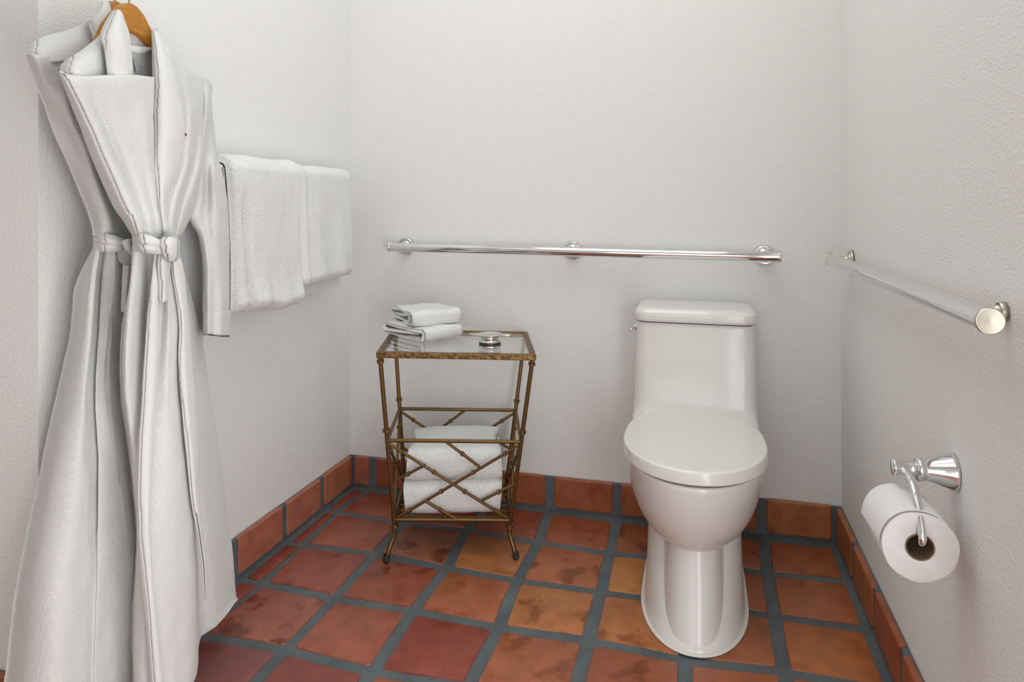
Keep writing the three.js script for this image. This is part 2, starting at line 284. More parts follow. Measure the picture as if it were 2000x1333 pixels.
// ------------------------------------------------------------------ toilet
{
  const t = thing('toilet', 'white one-piece toilet with closed lid against the back wall', 'toilet', 1.236, 0, 0);
  // horizontal egg-shaped sections: [y, back z, front z, half width, squareness at back]
  function eggLoft(secs, n = 64, capTop = true, capBottom = true) {
    const pos = [], idx = [], m = secs.length;
    for (const [y, zb, zf, hw, nb = 2.6, nf = 2.05, wide = .42] of secs) {
      const zc = zb + (zf - zb) * wide;
      for (let k = 0; k < n; k++) {
        const a = k / n * Math.PI * 2, c = Math.cos(a), s = Math.sin(a), e = c > 0 ? nf : nb;
        const r = Math.pow(Math.pow(Math.abs(c), e) + Math.pow(Math.abs(s), e), -1 / e);
        pos.push(s * r * hw, y, zc + c * r * (c > 0 ? zf - zc : zc - zb));
      }
    }
    for (let j = 0; j < m - 1; j++) for (let k = 0; k < n; k++) { const a = j * n + k, b = j * n + (k + 1) % n; idx.push(a, b, a + n, b, b + n, a + n); }
    const cap = (j, up) => { const c = pos.length / 3, S = secs[j]; pos.push(0, S[0], (S[1] + S[2]) / 2); for (let k = 0; k < n; k++) { const a = j * n + k, b = j * n + (k + 1) % n; up ? idx.push(c, a, b) : idx.push(c, b, a); } };
    if (capBottom) cap(0, false); if (capTop) cap(m - 1, true);
    const g = new THREE.BufferGeometry(); g.setAttribute('position', new THREE.Float32BufferAttribute(pos, 3)); g.setIndex(idx); g.computeVertexNormals();
    g.setAttribute('uv', new THREE.Float32BufferAttribute(new Float32Array(pos.length / 3 * 2), 2)); return g;
  }
  // interpolate sections smoothly
  const dense = (secs, k = 6) => { const o = []; const c = secs[0].length; const at = (i, q) => { const p = [secs[Math.max(0, i - 1)], secs[i], secs[i + 1], secs[Math.min(secs.length - 1, i + 2)]]; return [...Array(c)].map((_, d) => { const [a, b, e, f] = p.map((s) => s[d]); return b + .5 * q * (e - a + q * (2 * a - 5 * b + 4 * e - f + q * (3 * (b - e) + f - a))); }); }; for (let i = 0; i < secs.length - 1; i++) for (let s = 0; s < k; s++) o.push(at(i, s / k)); o.push(secs[secs.length - 1]); return o; };
  const bowl = eggLoft(dense([
    [.178, .16, .50, .060, 2.4, 2.0, .55], [.186, .13, .560, .096, 2.4, 2.0, .55], [.205, .10, .606, .122, 2.5, 2.0, .54], [.24, .08, .648, .146, 2.6, 2.0, .53], [.285, .07, .676, .163, 2.8, 2.0, .52], [.335, .06, .694, .174, 3, 2.02, .52], [.375, .06, .703, .179, 3, 2.04, .52], [.388, .06, .704, .1795, 3, 2.05, .52], [.3935, .06, .701, .177, 3, 2.05, .52], [.395, .065, .694, .171, 3, 2.05, .52]]), 72);
  mesh('bowl', bowl, M.china, t);
  const ped = merge([
    eggLoft(dense([[.0, .30, .672, .092, 3, 2.35, .45], [.03, .29, .662, .087, 3, 2.4, .45], [.10, .28, .634, .081, 3, 2.5, .45], [.19, .26, .600, .079, 3, 2.5, .45], [.25, .25, .58, .084, 3, 2.5, .45]]), 48),
    eggLoft(dense([[.0, .06, .676, .130, 4, 2.1, .60], [.010, .06, .673, .128, 4, 2.1, .60], [.03, .06, .652, .126, 4, 2.1, .60], [.07, .06, .612, .124, 4, 2.15, .62], [.12, .06, .572, .122, 4, 2.2, .64], [.19, .06, .535, .122, 4, 2.3, .64], [.27, .06, .52, .132, 4, 2.4, .62], [.33, .05, .52, .142, 4, 2.6, .62]]), 56)]);
  mesh('pedestal', ped, M.china, t);
  mesh('caulk_bead', eggLoft([[.0, .055, .684, .137, 4, 2.1, .60], [.004, .055, .682, .135, 4, 2.1, .60], [.006, .058, .677, .131, 4, 2.1, .60]], 56), M.caulk, t).userData.label = 'white caulk bead around the foot';
  // tank: rounded rectangular sections; front flares forward into the seat deck
  const rr = (secs) => { // [y, z back, z front, half width, corner radius]
    const out = []; const n = 12; const pos = [], idx = []; let per = 0;
    for (const [y, zb, zf, hw, r] of secs) {
      const ring = []; const cs = [[hw - r, zf - r, 0], [-(hw - r), zf - r, 1], [-(hw - r), zb + r, 2], [hw - r, zb + r, 3]];
      for (const [cx, cz, q] of cs) for (let k = 0; k <= n; k++) { const a = (q + k / n) * Math.PI / 2; ring.push([cx + r * Math.cos(a), cz + r * Math.sin(a)]); }
      per = ring.length; for (const [x, z] of ring) { const bow = z > (zb + zf) / 2 ? .010 * (1 - (x / hw) ** 2) : 0; pos.push(x, y, z + bow - .004); }
    }
    const m = secs.length; for (let j = 0; j < m - 1; j++) for (let k = 0; k < per; k++) { const a = j * per + k, b = j * per + (k + 1) % per; idx.push(a, a + per, b, b, a + per, b + per); }
    for (const [j, up] of [[0, 0], [m - 1, 1]]) { const c = pos.length / 3; pos.push(0, secs[j][0], (secs[j][1] + secs[j][2]) / 2); for (let k = 0; k < per; k++) { const a = j * per + k, b = j * per + (k + 1) % per; up ? idx.push(c, b, a) : idx.push(c, a, b); } }
    const g = new THREE.BufferGeometry(); g.setAttribute('position', new THREE.Float32BufferAttribute(pos, 3)); g.setIndex(idx); g.computeVertexNormals(); g.setAttribute('uv', new THREE.Float32BufferAttribute(new Float32Array(pos.length / 3 * 2), 2)); return g;
  };
  mesh('tank', toCreasedNormals(rr(dense([[.30, .012, .30, .172, .05], [.375, .012, .30, .178, .05], [.397, .012, .285, .178, .05], [.412, .012, .252, .1775, .045], [.44, .012, .228, .177, .04], [.50, .012, .217, .1755, .036], [.60, .012, .213, .173, .034], [.672, .012, .212, .171, .034], [.678, .012, .210, .169, .033]])), .8), M.china, t);
  mesh('tank_gap_shade', rr([[.677, .02, .204, .163, .03], [.684, .02, .204, .163, .03]]), M.gapShade, t);  // dark sheet standing in for shade between tank and lid
  mesh('tank_lid', toCreasedNormals(rr(dense([[.683, .010, .217, .171, .036], [.686, .008, .221, .1745, .038], [.700, .008, .222, .1755, .038], [.712, .009, .220, .174, .038], [.720, .014, .212, .167, .036], [.7235, .022, .200, .157, .034], [.7245, .05, .17, .13, .03]], 4)), .8), M.china, t);
  const lv = mesh('flush_lever', merge([orient(lathe([[0, -.004], [.011, -.004], [.012, 0], [.0105, .006], [.006, .008], [.006, .014], [0, .014]], 24), V(-1, 0, 0), V(-.1705, .657, .165)), tube([V(-.184, .657, .163), V(-.186, .656, .18), V(-.185, .653, .20)], .0045, 10, 10), new THREE.SphereGeometry(.0052, 12, 8).translate(-.185, .653, .20)]), M.chrome, t); lv.userData.label = 'chrome flush lever';
  // seat, coloured dark to paint the shade under the lid, then the lid
  mesh('seat', eggLoft([[.394, .255, .692, .166, 3, 2.05, .5], [.396, .25, .698, .172, 3, 2.05, .5], [.403, .25, .698, .172, 3, 2.05, .5]], 72), M.gapShade, t);
  const lidSecs = [[.4005, .236, .704, .1745, 2.6, 2.05, .52], [.4015, .233, .7078, .1772, 2.6, 2.05, .52], [.404, .232, .709, .1782, 2.6, 2.05, .52], [.428, .232, .7075, .1772, 2.6, 2.05, .52], [.4305, .233, .7062, .176, 2.6, 2.05, .52], [.4322, .2345, .7035, .174, 2.6, 2.05, .52], [.433, .237, .700, .1715, 2.6, 2.05, .52], [.4345, .29, .64, .125, 2.5, 2.05, .52], [.435, .38, .55, .06, 2.3, 2.05, .52]];
  mesh('seat_lid', eggLoft(lidSecs, 80), M.seat, t);
  for (const s of [-1, 1]) mesh('hinge', rod(V(s * .075 - .018, .419, .243), V(s * .075 + .018, .419, .243), .011, 16), M.seat, t);
}

// ------------------------------------------------------------------ grab bars
function grabBar(label, a, b, wall, posts, endMat, scale = []) {      // a, b: ends of the bar; wall: unit vector towards the wall; posts: fractions
  const g = thing('grab_bar', label, 'grab bar', 0, 0, 0); const R = .016, off = .054; const dir = b.clone().sub(a).normalize();
  const o = a.clone().lerp(b, .5); g.position.copy(o); const A = a.clone().sub(o), B = b.clone().sub(o);
  mesh('rail', rod(A, B, R, 40), M.chrome, g);
  for (const [p, d] of [[A, dir.clone().negate()], [B, dir]]) mesh('end_cap', orient(lathe([[0, -.004], [.0175, -.004], [.0182, -.002], [.0182, .002], [.0172, .0035], [.0155, .0035], [.0148, .0026], [0, .0022]], 40), d, p), endMat, g);
  posts.forEach((f, k) => {
    const c = A.clone().lerp(B, f), ks = scale[k] || 1;
    mesh('flange', orient(lathe([[0, off], [.0105, off], [.0105, off - .012], [.0112, .022], [.0135, .0150], [.0185, .0130], [.0215, .0112], [.0228, .0060], [.0252, .0055], [.0264, .0095], [.0290, .0088], [.0315, .0055], [.0322, .0005], [0, .0005]].map(([r, h]) => [r * ks, h]), 44), wall.clone().negate(), c.clone().addScaledVector(wall, off)), endMat === M.nickel ? M.nickel : M.chrome, g);
  });
  return g;
}
grabBar('long chrome grab bar with three wall mounts above the toilet', V(.186, .8815, .055), V(1.488, .8725, .055), V(0, 0, -1), [.03, .5, .97], M.chrome);
grabBar('chrome grab bar on the right wall ending in a round cap', V(W - .055, .8745, .128), V(W - .055, .8785, 1.258), V(1, 0, 0), [.028, .915], M.nickel, [.9, .46]);

// ------------------------------------------------------------------ brass side table with lattice basket
const TB = { X: .5096, Z: .2836, th: .313, k: .0278 };
const table = thing('side_table', 'antique brass faux-bamboo side table with glass top', 'table', TB.X, 0, TB.Z, TB.th);
const tp = (x, y, z) => V(x + TB.k * y, y - TB.k * x * Math.min(1, y / .11), z);     // the table leans a little on the uneven tiles
{
  const hx = .2282, hz = .1816, H = .607, mx = .195, mz = .152, HM = .347, bx = .1694, bz = .135, HB = .1106;
  const fr = .0085;
  const bar = (a, b, w, h) => { // square section bar between two points
    const d = b.clone().sub(a), L = d.length(); const g = new RoundedBoxGeometry(w, h, L, 2, .002); g.translate(0, 0, L / 2);
    const zz = d.normalize(), xx = V(0, 1, 0).cross(zz).normalize(), yy = zz.clone().cross(xx);
    g.applyMatrix4(new THREE.Matrix4().makeBasis(xx, yy, zz)); g.translate(a.x, a.y, a.z); return metreUV(g);
  };
  const cx = hx - fr, cz = hz - fr, yt = H - .0085;
  for (const [a, b] of [[[-1, 1], [1, 1]], [[1, 1], [1, -1]], [[1, -1], [-1, -1]], [[-1, -1], [-1, 1]]]) {
    const ext = fr * .98; const A = tp(a[0] * cx, yt, a[1] * cz), B = tp(b[0] * cx, yt, b[1] * cz); const d = B.clone().sub(A).normalize();
    mesh('top_frame', bar(a[1] === b[1] ? A.addScaledVector(d, -ext) : A, a[1] === b[1] ? B.addScaledVector(d, ext) : B, .017, .017), M.brass, table);
  }
  { const g = box(-cx + .006, cx - .006, H - .009, H - .003, -cz + .006, cz - .006); const p = g.attributes.position; for (let i = 0; i < p.count; i++) { const q = tp(p.getX(i), p.getY(i), p.getZ(i)); p.setXYZ(i, q.x, q.y, q.z); } g.computeVertexNormals(); mesh('glass_top', g, M.glass, table).userData.label = 'clear glass top'; }
  const ring = (at, dir, r) => orient(lathe([[r * .8, -.0052], [r * 1.55, -.0045], [r * 1.7, -.0022], [r * 1.15, 0], [r * 1.7, .0022], [r * 1.55, .0045], [r * .8, .0052]], 14), dir, at);
  const onLeg = (sx, sz, y) => { const f = (y - HB) / (H - HB); return tp(sx * (bx + (hx - fr - bx) * f), y, sz * (bz + (hz - fr - bz) * f)); };
  for (const sx of [-1, 1]) for (const sz of [-1, 1]) {
    const top = onLeg(sx, sz, H - .015), low = onLeg(sx, sz, HB), dir = top.clone().sub(low).normalize();
    const pts = [low.clone().addScaledVector(dir, .02), low, onLeg(sx, sz, .085), tp(sx * (bx + .002), .058, sz * (bz + .002)), tp(sx * (bx + .012), .030, sz * (bz + .012)), tp(sx * .1855, .008, sz * .1520)];
    const leg = mesh('leg', merge([rod(low, top, .0066, 14), tube(pts, .0066, 28, 12), ring(onLeg(sx, sz, H - .028), dir, .0066), ring(onLeg(sx, sz, HM + .03), dir, .0066), ring(onLeg(sx, sz, .093), dir, .0066)]), M.brass, table);
    const f = tp(sx * .187, .0095, sz * .1535); mesh('foot', merge([new THREE.SphereGeometry(.0105, 16, 10).scale(1, .78, 1).translate(f.x, .0083, f.z), orient(lathe([[.0068, -.004], [.0095, 0], [.0068, .006]], 16), V(0, 1, 0), V(f.x, .0165, f.z))]), M.rubber, leg);
  }
  for (const [name, y] of [['basket_rail', HM], ['base_rail', HB]]) for (const [a, b] of [[[-1, 1], [1, 1]], [[1, 1], [1, -1]], [[1, -1], [-1, -1]], [[-1, -1], [-1, 1]]])
    mesh(name, rod(onLeg(a[0], a[1], y), onLeg(b[0], b[1], y), .0056, 12), M.brass, table);
  // lattice: s along the side, t from base rail (0) to basket rail (1)
  function lattice(a, b, list, inset) {
    const at = (s, t) => { const y = HB + (HM - HB) * t; return onLeg(a[0], a[1], y).lerp(onLeg(b[0], b[1], y), s); };
    for (const [s0, t0, s1, t1, n] of list) {
      const A = at(s0, t0), B = at(s1, t1), d = B.clone().sub(A).normalize(); const r = .0043; const gs = [rod(A, B, r, 10)];
      for (let k = 1; k <= n; k++) gs.push(ring(A.clone().lerp(B, (k - .5) / n), d, r));
      mesh('lattice_rod', merge(gs), M.brass, table);
    }
  }
  const frontList = [[0, .97, 1, 0, 4], [1, .97, 0, 0, 4], [.43, 1, .70, .68, 1], [0, .46, .28, .70, 1], [1, .47, .74, .25, 1], [.26, .25, .54, 0, 1]];
  lattice([-1, 1], [1, 1], frontList); lattice([1, -1], [-1, -1], frontList);
  const sideList = [[0, .97, 1, 0, 3], [1, .97, 0, 0, 3]];
  lattice([1, 1], [1, -1], sideList); lattice([-1, -1], [-1, 1], sideList);
  for (let k = 0; k < 7; k++) { const z = -bz + .02 + k * (2 * bz - .04) / 6; mesh('shelf_wire', rod(tp(-bx, HB, z), tp(bx, HB, z), .0026, 8), M.brass, table); }
}
const onTable = (x, y, z) => { const p = tp(x, y, z); p.applyAxisAngle(V(0, 1, 0), TB.th); return p.add(V(TB.X, 0, TB.Z)); };

// ------------------------------------------------------------------ folded towels
// a strip of cloth folded along a path in the x-y plane, extruded along z
function foldedCloth(path, thick, len, o = {}) {
  const crv = new THREE.CatmullRomCurve3(path.map(([x, y]) => V(x, y, 0)), false, 'centripetal'); const n = o.n || 90, m = o.m || 16; const sd = o.seed || 1;
  const pos = [], uv = [], idx = []; const P = [], T = []; for (let i = 0; i <= n; i++) { P.push(crv.getPointAt(i / n)); T.push(crv.getTangentAt(i / n)); }
  const L = crv.getLength(); const ring = 2 * (n + 1);
  for (let j = 0; j <= m; j++) {
    const v = j / m, edge = Math.pow(Math.abs(2 * v - 1), 8);
    for (let side = 0; side < 2; side++) for (let q = 0; q <= n; q++) {
      const i = side ? n - q : q; const s = side ? -1 : 1; const p = P[i], t = T[i];
      const e = Math.min(1, Math.min(i, n - i) / 3); const th = thick / 2 * (.62 + .38 * e) * (1 - .35 * edge);
      const w = (o.wave || .004) * (fbm(i / n, v * .5 + .1, 4, 3, 200 + sd)); const wz = (o.wave || .004) * 1.2 * pnoise(i / n, .3 + .2 * s, 6, 210 + sd);
      pos.push(p.x - t.y * (th * s + w), p.y + t.x * (th * s + w), (v - .5) * len + wz * edge * Math.sign(v - .5)); uv.push(L * i / n, v * len);
    }
  }
  for (let j = 0; j < m; j++) for (let k = 0; k < ring; k++) { const a = j * ring + k, b = j * ring + (k + 1) % ring; idx.push(a, a + ring, b, b, a + ring, b + ring); }
  for (const j of [0, m]) for (let i = 0; i < n; i++) { const a = j * ring + i, b = a + 1, c = j * ring + ring - 1 - i, d = c - 1; j ? idx.push(a, b, c, b, d, c) : idx.push(a, c, b, b, c, d); }
  const g = new THREE.BufferGeometry(); g.setAttribute('position', new THREE.Float32BufferAttribute(pos, 3)); g.setAttribute('uv', new THREE.Float32BufferAttribute(uv, 2)); g.setIndex(idx); g.computeVertexNormals(); return g;
}
// accordion path: layers of length Lx, stacked by step, bullnose at +x on the first turn
function wrapPath(Lx, h, t) { // cloth wrapped round itself: outer C shape at +x, inner layers inside
  const r = (h - t) / 2; const p = [];
  p.push([-Lx / 2, t * .5]); p.push([0, t * .5]); p.push([Lx / 2 - r, t * .5]);
  for (let k = 1; k < 10; k++) { const a = -Math.PI / 2 + k / 10 * Math.PI, e = .45; p.push([Lx / 2 - r + Math.pow(Math.cos(a), e) * r, t * .5 + r + Math.sign(Math.sin(a)) * Math.pow(Math.abs(Math.sin(a)), e) * r]); }
  p.push([Lx / 2 - r, h - t * .5], [0, h - t * .5], [-Lx / 2 + .012, h - t * .55]);
  return p;
}
function foldPath(Lx, h, t, inner) {
  // outer wrap, then back in at -x and forward again inside
  const p = wrapPath(Lx, h, t); const y1 = h - t * .5, y2 = h - t * 1.55, x = -Lx / 2 + .012;
  p.push([x - .008, (y1 + y2) / 2], [x + .004, y2], [0, y2], [Lx / 2 - inner, y2]);
  if (h > 3.6 * t) { const y3 = y2 - t * 1.05; p.push([Lx / 2 - inner + .006, (y2 + y3) / 2], [Lx / 2 - inner - .004, y3], [0, y3], [x + .008, y3]); }
  return p;
}
const towelAt = (name, label, parts, pos, turn, group) => { const t = thing(name, label, 'towel', pos.x, pos.y, pos.z, turn, group); for (const [n, g, m] of parts) mesh(n, g, m, t); return t; };
{
  // two small towels on the glass, the layered edges face the left wall
  const y0 = .6052;
  const p1 = onTable(-.105, y0, .0); p1.y += .0005;
  towelAt('hand_towel', 'folded white hand towel lying on the glass table top, lower of two', [['cloth', foldedCloth(foldPath(.205, .040, .0125, .034), .0137, .165, { seed: 3, wave: .008 }), M.terry]], V(.385, p1.y, .225), -.52, 'hand towels on the table');
  towelAt('hand_towel', 'folded white hand towel on top of another on the glass table', [['cloth', foldedCloth(foldPath(.165, .050, .0128, .034), .0142, .165, { seed: 8, wave: .010 }), M.terry]], V(.383, p1.y + .0395, .205), -.74, 'hand towels on the table');
  // two bath towels in the basket
  const q = onTable(0, .1134, -.006);
  towelAt('bath_towel', 'folded white bath towel at the bottom of the brass basket', [['cloth', foldedCloth(foldPath(.225, .098, .026, .045), .0265, .285, { seed: 12, wave: .008 }), M.terry]], q, TB.th - Math.PI / 2, 'bath towels in the basket');
  const q2 = onTable(.002, .2116, -.008);
  towelAt('bath_towel', 'folded white bath towel on top in the brass basket', [['cloth', foldedCloth(foldPath(.225, .096, .026, .05), .0265, .272, { seed: 17, wave: .009 }), M.terry]], q2, TB.th - Math.PI / 2, 'bath towels in the basket');
}
{ // small two-handled silver bowl
  const b = onTable(.1, .6042, .02); const t = thing('silver_bowl', 'small silver bowl with two flat handles and dark band', 'bowl', .640, b.y + .0012, .318);
  mesh('body', lathe([[0, 0], [.033, 0], [.0345, .002], [.034, .005], [.0335, .0065]], 48), M.silver, t);
  mesh('band', lathe([[.0335, .0062], [.0338, .0065], [.032, .0165], [.0315, .0168]], 48), M.plum, t).userData.label = 'dark plum band';
  mesh('bowl_top', lathe([[.0315, .0165], [.0312, .018], [.0285, .0235], [.024, .026], [.024, .0275], [.033, .031], [.0395, .0355], [.0405, .0385], [.0395, .0388], [.036, .036], [.02, .031], [0, .0295]], 48), M.silver, t);
  for (const s of [-1, 1]) {
    const sh = new THREE.Shape(); sh.moveTo(-.013, 0); sh.quadraticCurveTo(-.014, .016, -.009, .024); sh.quadraticCurveTo(0, .029, .009, .024); sh.quadraticCurveTo(.014, .016, .013, 0); sh.lineTo(-.013, 0);
    const g = new THREE.ExtrudeGeometry(sh, { depth: .0018, bevelEnabled: true, bevelSize: .0006, bevelThickness: .0006, bevelSegments: 2 });
    g.rotateX(-Math.PI / 2); g.rotateY(-s * Math.PI / 2 + .15); const d = V(Math.cos(.15), 0, -Math.sin(.15) * 1).multiplyScalar(s * .0375); g.translate(d.x, .0362, d.z); mesh('handle', g, M.silver, t);
  }
}

// ------------------------------------------------------------------ towel bar and hanging towels on the left wall
{
  const y = 1.122, x = .072;
  const t = thing('towel_bar', 'chrome towel bar on the left wall under the hanging towels', 'towel bar', x, y, .48);
  mesh('rail', rod(V(0, 0, -.325), V(0, 0, .335), .0085, 20), M.chrome, t);
  for (const z of [-.318, .328]) mesh('post', merge([orient(lathe([[0, x - .001], [.022, x - .001], [.022, x - .006], [.015, x - .012], [.0105, .03], [.0105, .010], [.0135, .004], [.0135, -.010], [.010, -.013], [0, -.013]].map(([r, h]) => [r, -h]).reverse(), 28), V(1, 0, 0), V(0, 0, z))]), M.chrome, t);
  // towel hung over the rail: profile in x-y, swept along z
  function hung(o) {
    const n = 120, m = 90; const pos = [], uv = [], idx = []; const { z0, z1, yf, yb, th, R } = o; const path = [];
    const add = (a, b, k) => { for (let i = 0; i < k; i++) path.push([a[0] + (b[0] - a[0]) * i / k, a[1] + (b[1] - a[1]) * i / k]); };
    add([x + R + .012, yf], [x + R, y], 24); for (let i = 0; i < 10; i++) { const a = i / 10 * Math.PI; path.push([x + R * Math.cos(a), y + R * Math.sin(a)]); } add([x - R, y], [x - R - .002, yb], 20); path.push([x - R - .002, yb]);
    const N = path.length; const nor = path.map((p, i) => { const a = path[Math.max(0, i - 1)], b = path[Math.min(N - 1, i + 1)]; const dx = b[0] - a[0], dy = b[1] - a[1], l = Math.hypot(dx, dy); return [dy / l, -dx / l]; });
    const arc = [0]; for (let i = 1; i < N; i++) arc.push(arc[i - 1] + Math.hypot(path[i][0] - path[i - 1][0], path[i][1] - path[i - 1][1]));
    const ring = 2 * N;
    for (let j = 0; j <= m; j++) {
      const v = j / m, zr = z0 + (z1 - z0) * v, ed = Math.min(v, 1 - v) * Math.abs(z1 - z0);
      const round = Math.sqrt(Math.max(0, 1 - Math.pow(Math.max(0, 1 - ed / (th * .55)), 2)));
      for (let side = 0; side < 2; side++) for (let q = 0; q < N; q++) {
        const i = side ? N - 1 - q : q, s = side ? -1 : 1; const endR = Math.sqrt(Math.max(0, 1 - Math.pow(Math.max(0, 1 - Math.min(arc[i], arc[N - 1] - arc[i]) / (th * .6)), 2)));
        let out = s > 0 ? th * (.12 + .88 * endR) * (.25 + .75 * round) : 0;
        const f = i < 24 ? 1 - i / 24 : 0; let zz = zr, yy = path[i][1];
        if (s > 0 && i < 30) out += o.relief ? o.relief(zr, yy, f) * round : 0;
        const sway = o.sway ? o.sway(v, f) : [0, 0];
        zz += sway[0]; yy += sway[1] * f + .004 * fbm(v, arc[i], 4, 2, 300 + o.seed) * f;
        pos.push(Math.max(.006, path[i][0] + nor[i][0] * out * -1 * -1), yy + nor[i][1] * out, zz); uv.push(zr, arc[i]);
      }
    }
    for (let j = 0; j < m; j++) for (let k = 0; k < ring; k++) { const a = j * ring + k, b = j * ring + (k + 1) % ring; idx.push(a, b, a + ring, b, b + ring, a + ring); }
    for (const j of [0, m]) for (let i = 0; i < N - 1; i++) { const a = j * ring + i, b = a + 1, c = j * ring + ring - 1 - i, d = c - 1; j ? idx.push(a, c, b, b, c, d) : idx.push(a, b, c, b, d, c); }
    const g = new THREE.BufferGeometry(); g.setAttribute('position', new THREE.Float32BufferAttribute(pos, 3)); g.setAttribute('uv', new THREE.Float32BufferAttribute(uv, 2)); g.setIndex(idx); g.computeVertexNormals();
    g.translate(0, -y, -(z0 + z1) / 2); return g;
  }
  const ga = (d, w) => Math.exp(-d * d / (w * w));
  const A = { z0: .812, z1: .505, yf: .752, yb: .80, th: .030, R: .0115, seed: 2,
    relief: (z, yy, f) => -.03 * ga(z - (.750 + .02 * Math.sin((1 - f) * 2.6)), .007) * sstep(.12, .4, f) - .012 * sstep(.748, .762, z) * sstep(.05, .4, f) + .012 * ga(z - .785, .02) * f + .012 * ga(z - .70, .03) * f + .004 * Math.sin(z * 50 + f * 2.2) * f + .012 * sstep(.75, 1, f) + .010 * fbm(z, yy * .4, 9, 3, 320),
    sway: (v, f) => [(-.004 + .014 * (1 - v)) * -Math.sin(f * 3), .012 * v * -1 + .006 * Math.sin(v * 7)] };
  const B = { z0: .515, z1: .183, yf: .788, yb: .752, th: .022, R: .0105, seed: 5,
    relief: (z, yy, f) => .012 * ga(z - .485, .022) * (.4 + f) - .012 * ga(z - .452, .010) * (.3 + f) + .008 * ga(z - .40, .03) * f + .003 * Math.sin(z * 46 + 1 + f) * f + .009 * fbm(z, yy * .4, 9, 3, 330),
    sway: (v, f) => [0, .004 * v] };
  const ta = thing('bath_towel', 'thick white towel hung over the towel bar beside the robe sleeve', 'towel', 0, y, (A.z0 + A.z1) / 2, 0, 'towels on the towel bar'); mesh('cloth', hung(A), M.terry, ta);
  const tb = thing('bath_towel', 'white towel hung on the towel bar nearest the back corner', 'towel', 0, y, (B.z0 + B.z1) / 2, 0, 'towels on the towel bar'); mesh('cloth', hung(B), M.terry, tb);
}

// ------------------------------------------------------------------ bathrobes
// smooth surface through a net of points (rows from top to bottom, columns from left to right)
function crom(a, b, c, d, t) { return b + .5 * t * (c - a + t * (2 * a - 5 * b + 4 * c - d + t * (3 * (b - c) + d - a))); }
function netPoint(net, r, c, fr, fc, loop) {
  const R = net.length, Cn = net[0].length; const rr = [r - 1, r, r + 1, r + 2].map((k) => Math.max(0, Math.min(R - 1, k)));
  const cc = [c - 1, c, c + 1, c + 2].map((k) => loop ? (k + Cn) % Cn : Math.max(0, Math.min(Cn - 1, k)));
  return [0, 1, 2].map((d) => { const q = rr.map((k) => crom(net[k][cc[0]][d], net[k][cc[1]][d], net[k][cc[2]][d], net[k][cc[3]][d], fc)); return crom(q[0], q[1], q[2], q[3], fr); });
}
function netGrid(net, sr, sc, loop) {
  const R = net.length - 1, Cn = loop ? net[0].length : net[0].length - 1; const rows = R * sr + 1, cols = Cn * sc + 1; const g = [];
  for (let i = 0; i < rows; i++) { const row = []; const r = Math.min(R - 1, Math.floor(i / sr)), fr = i / sr - r; for (let j = 0; j < cols; j++) { const c = Math.min(Cn - 1, Math.floor(j / sc)), fc = j / sc - c; row.push(netPoint(net, r, c, fr, fc, loop)); } g.push(row); }
  return g;
}
function soften(net, k, skip = []) { return net.map((row) => row.map((p, j) => { if (j === 0 || j === row.length - 1 || skip.includes(j)) return p; const m = (row[j - 1][0] + row[j + 1][0]) / 2; return [p[0] + (m - p[0]) * k, p[1], p[2]]; })); }
function gather(g, top, amp, count) { // small pleats where the belt draws the cloth in
  for (const row of g) row.forEach((p, j) => { const d = Math.max(0, top - p[1]), u = j / (row.length - 1); p[0] += amp * Math.exp(-d / .17) * Math.sin(u * count * 6.283 + 2.5 * pnoise(u, .3, 7, 611) + 3 * d); }); return g;
}
function crease(g, amp, sd) { // fine wrinkles of the cloth, moved along x
  for (const row of g) for (const p of row) p[0] += amp * (fbm(p[2] * .8 + p[1] * .12, p[1] * .35, 9, 4, sd) + .5 * fbm(p[2] * 1.3 - p[1] * .2, p[1] * .6, 24, 2, sd + 9));
  return g;
}
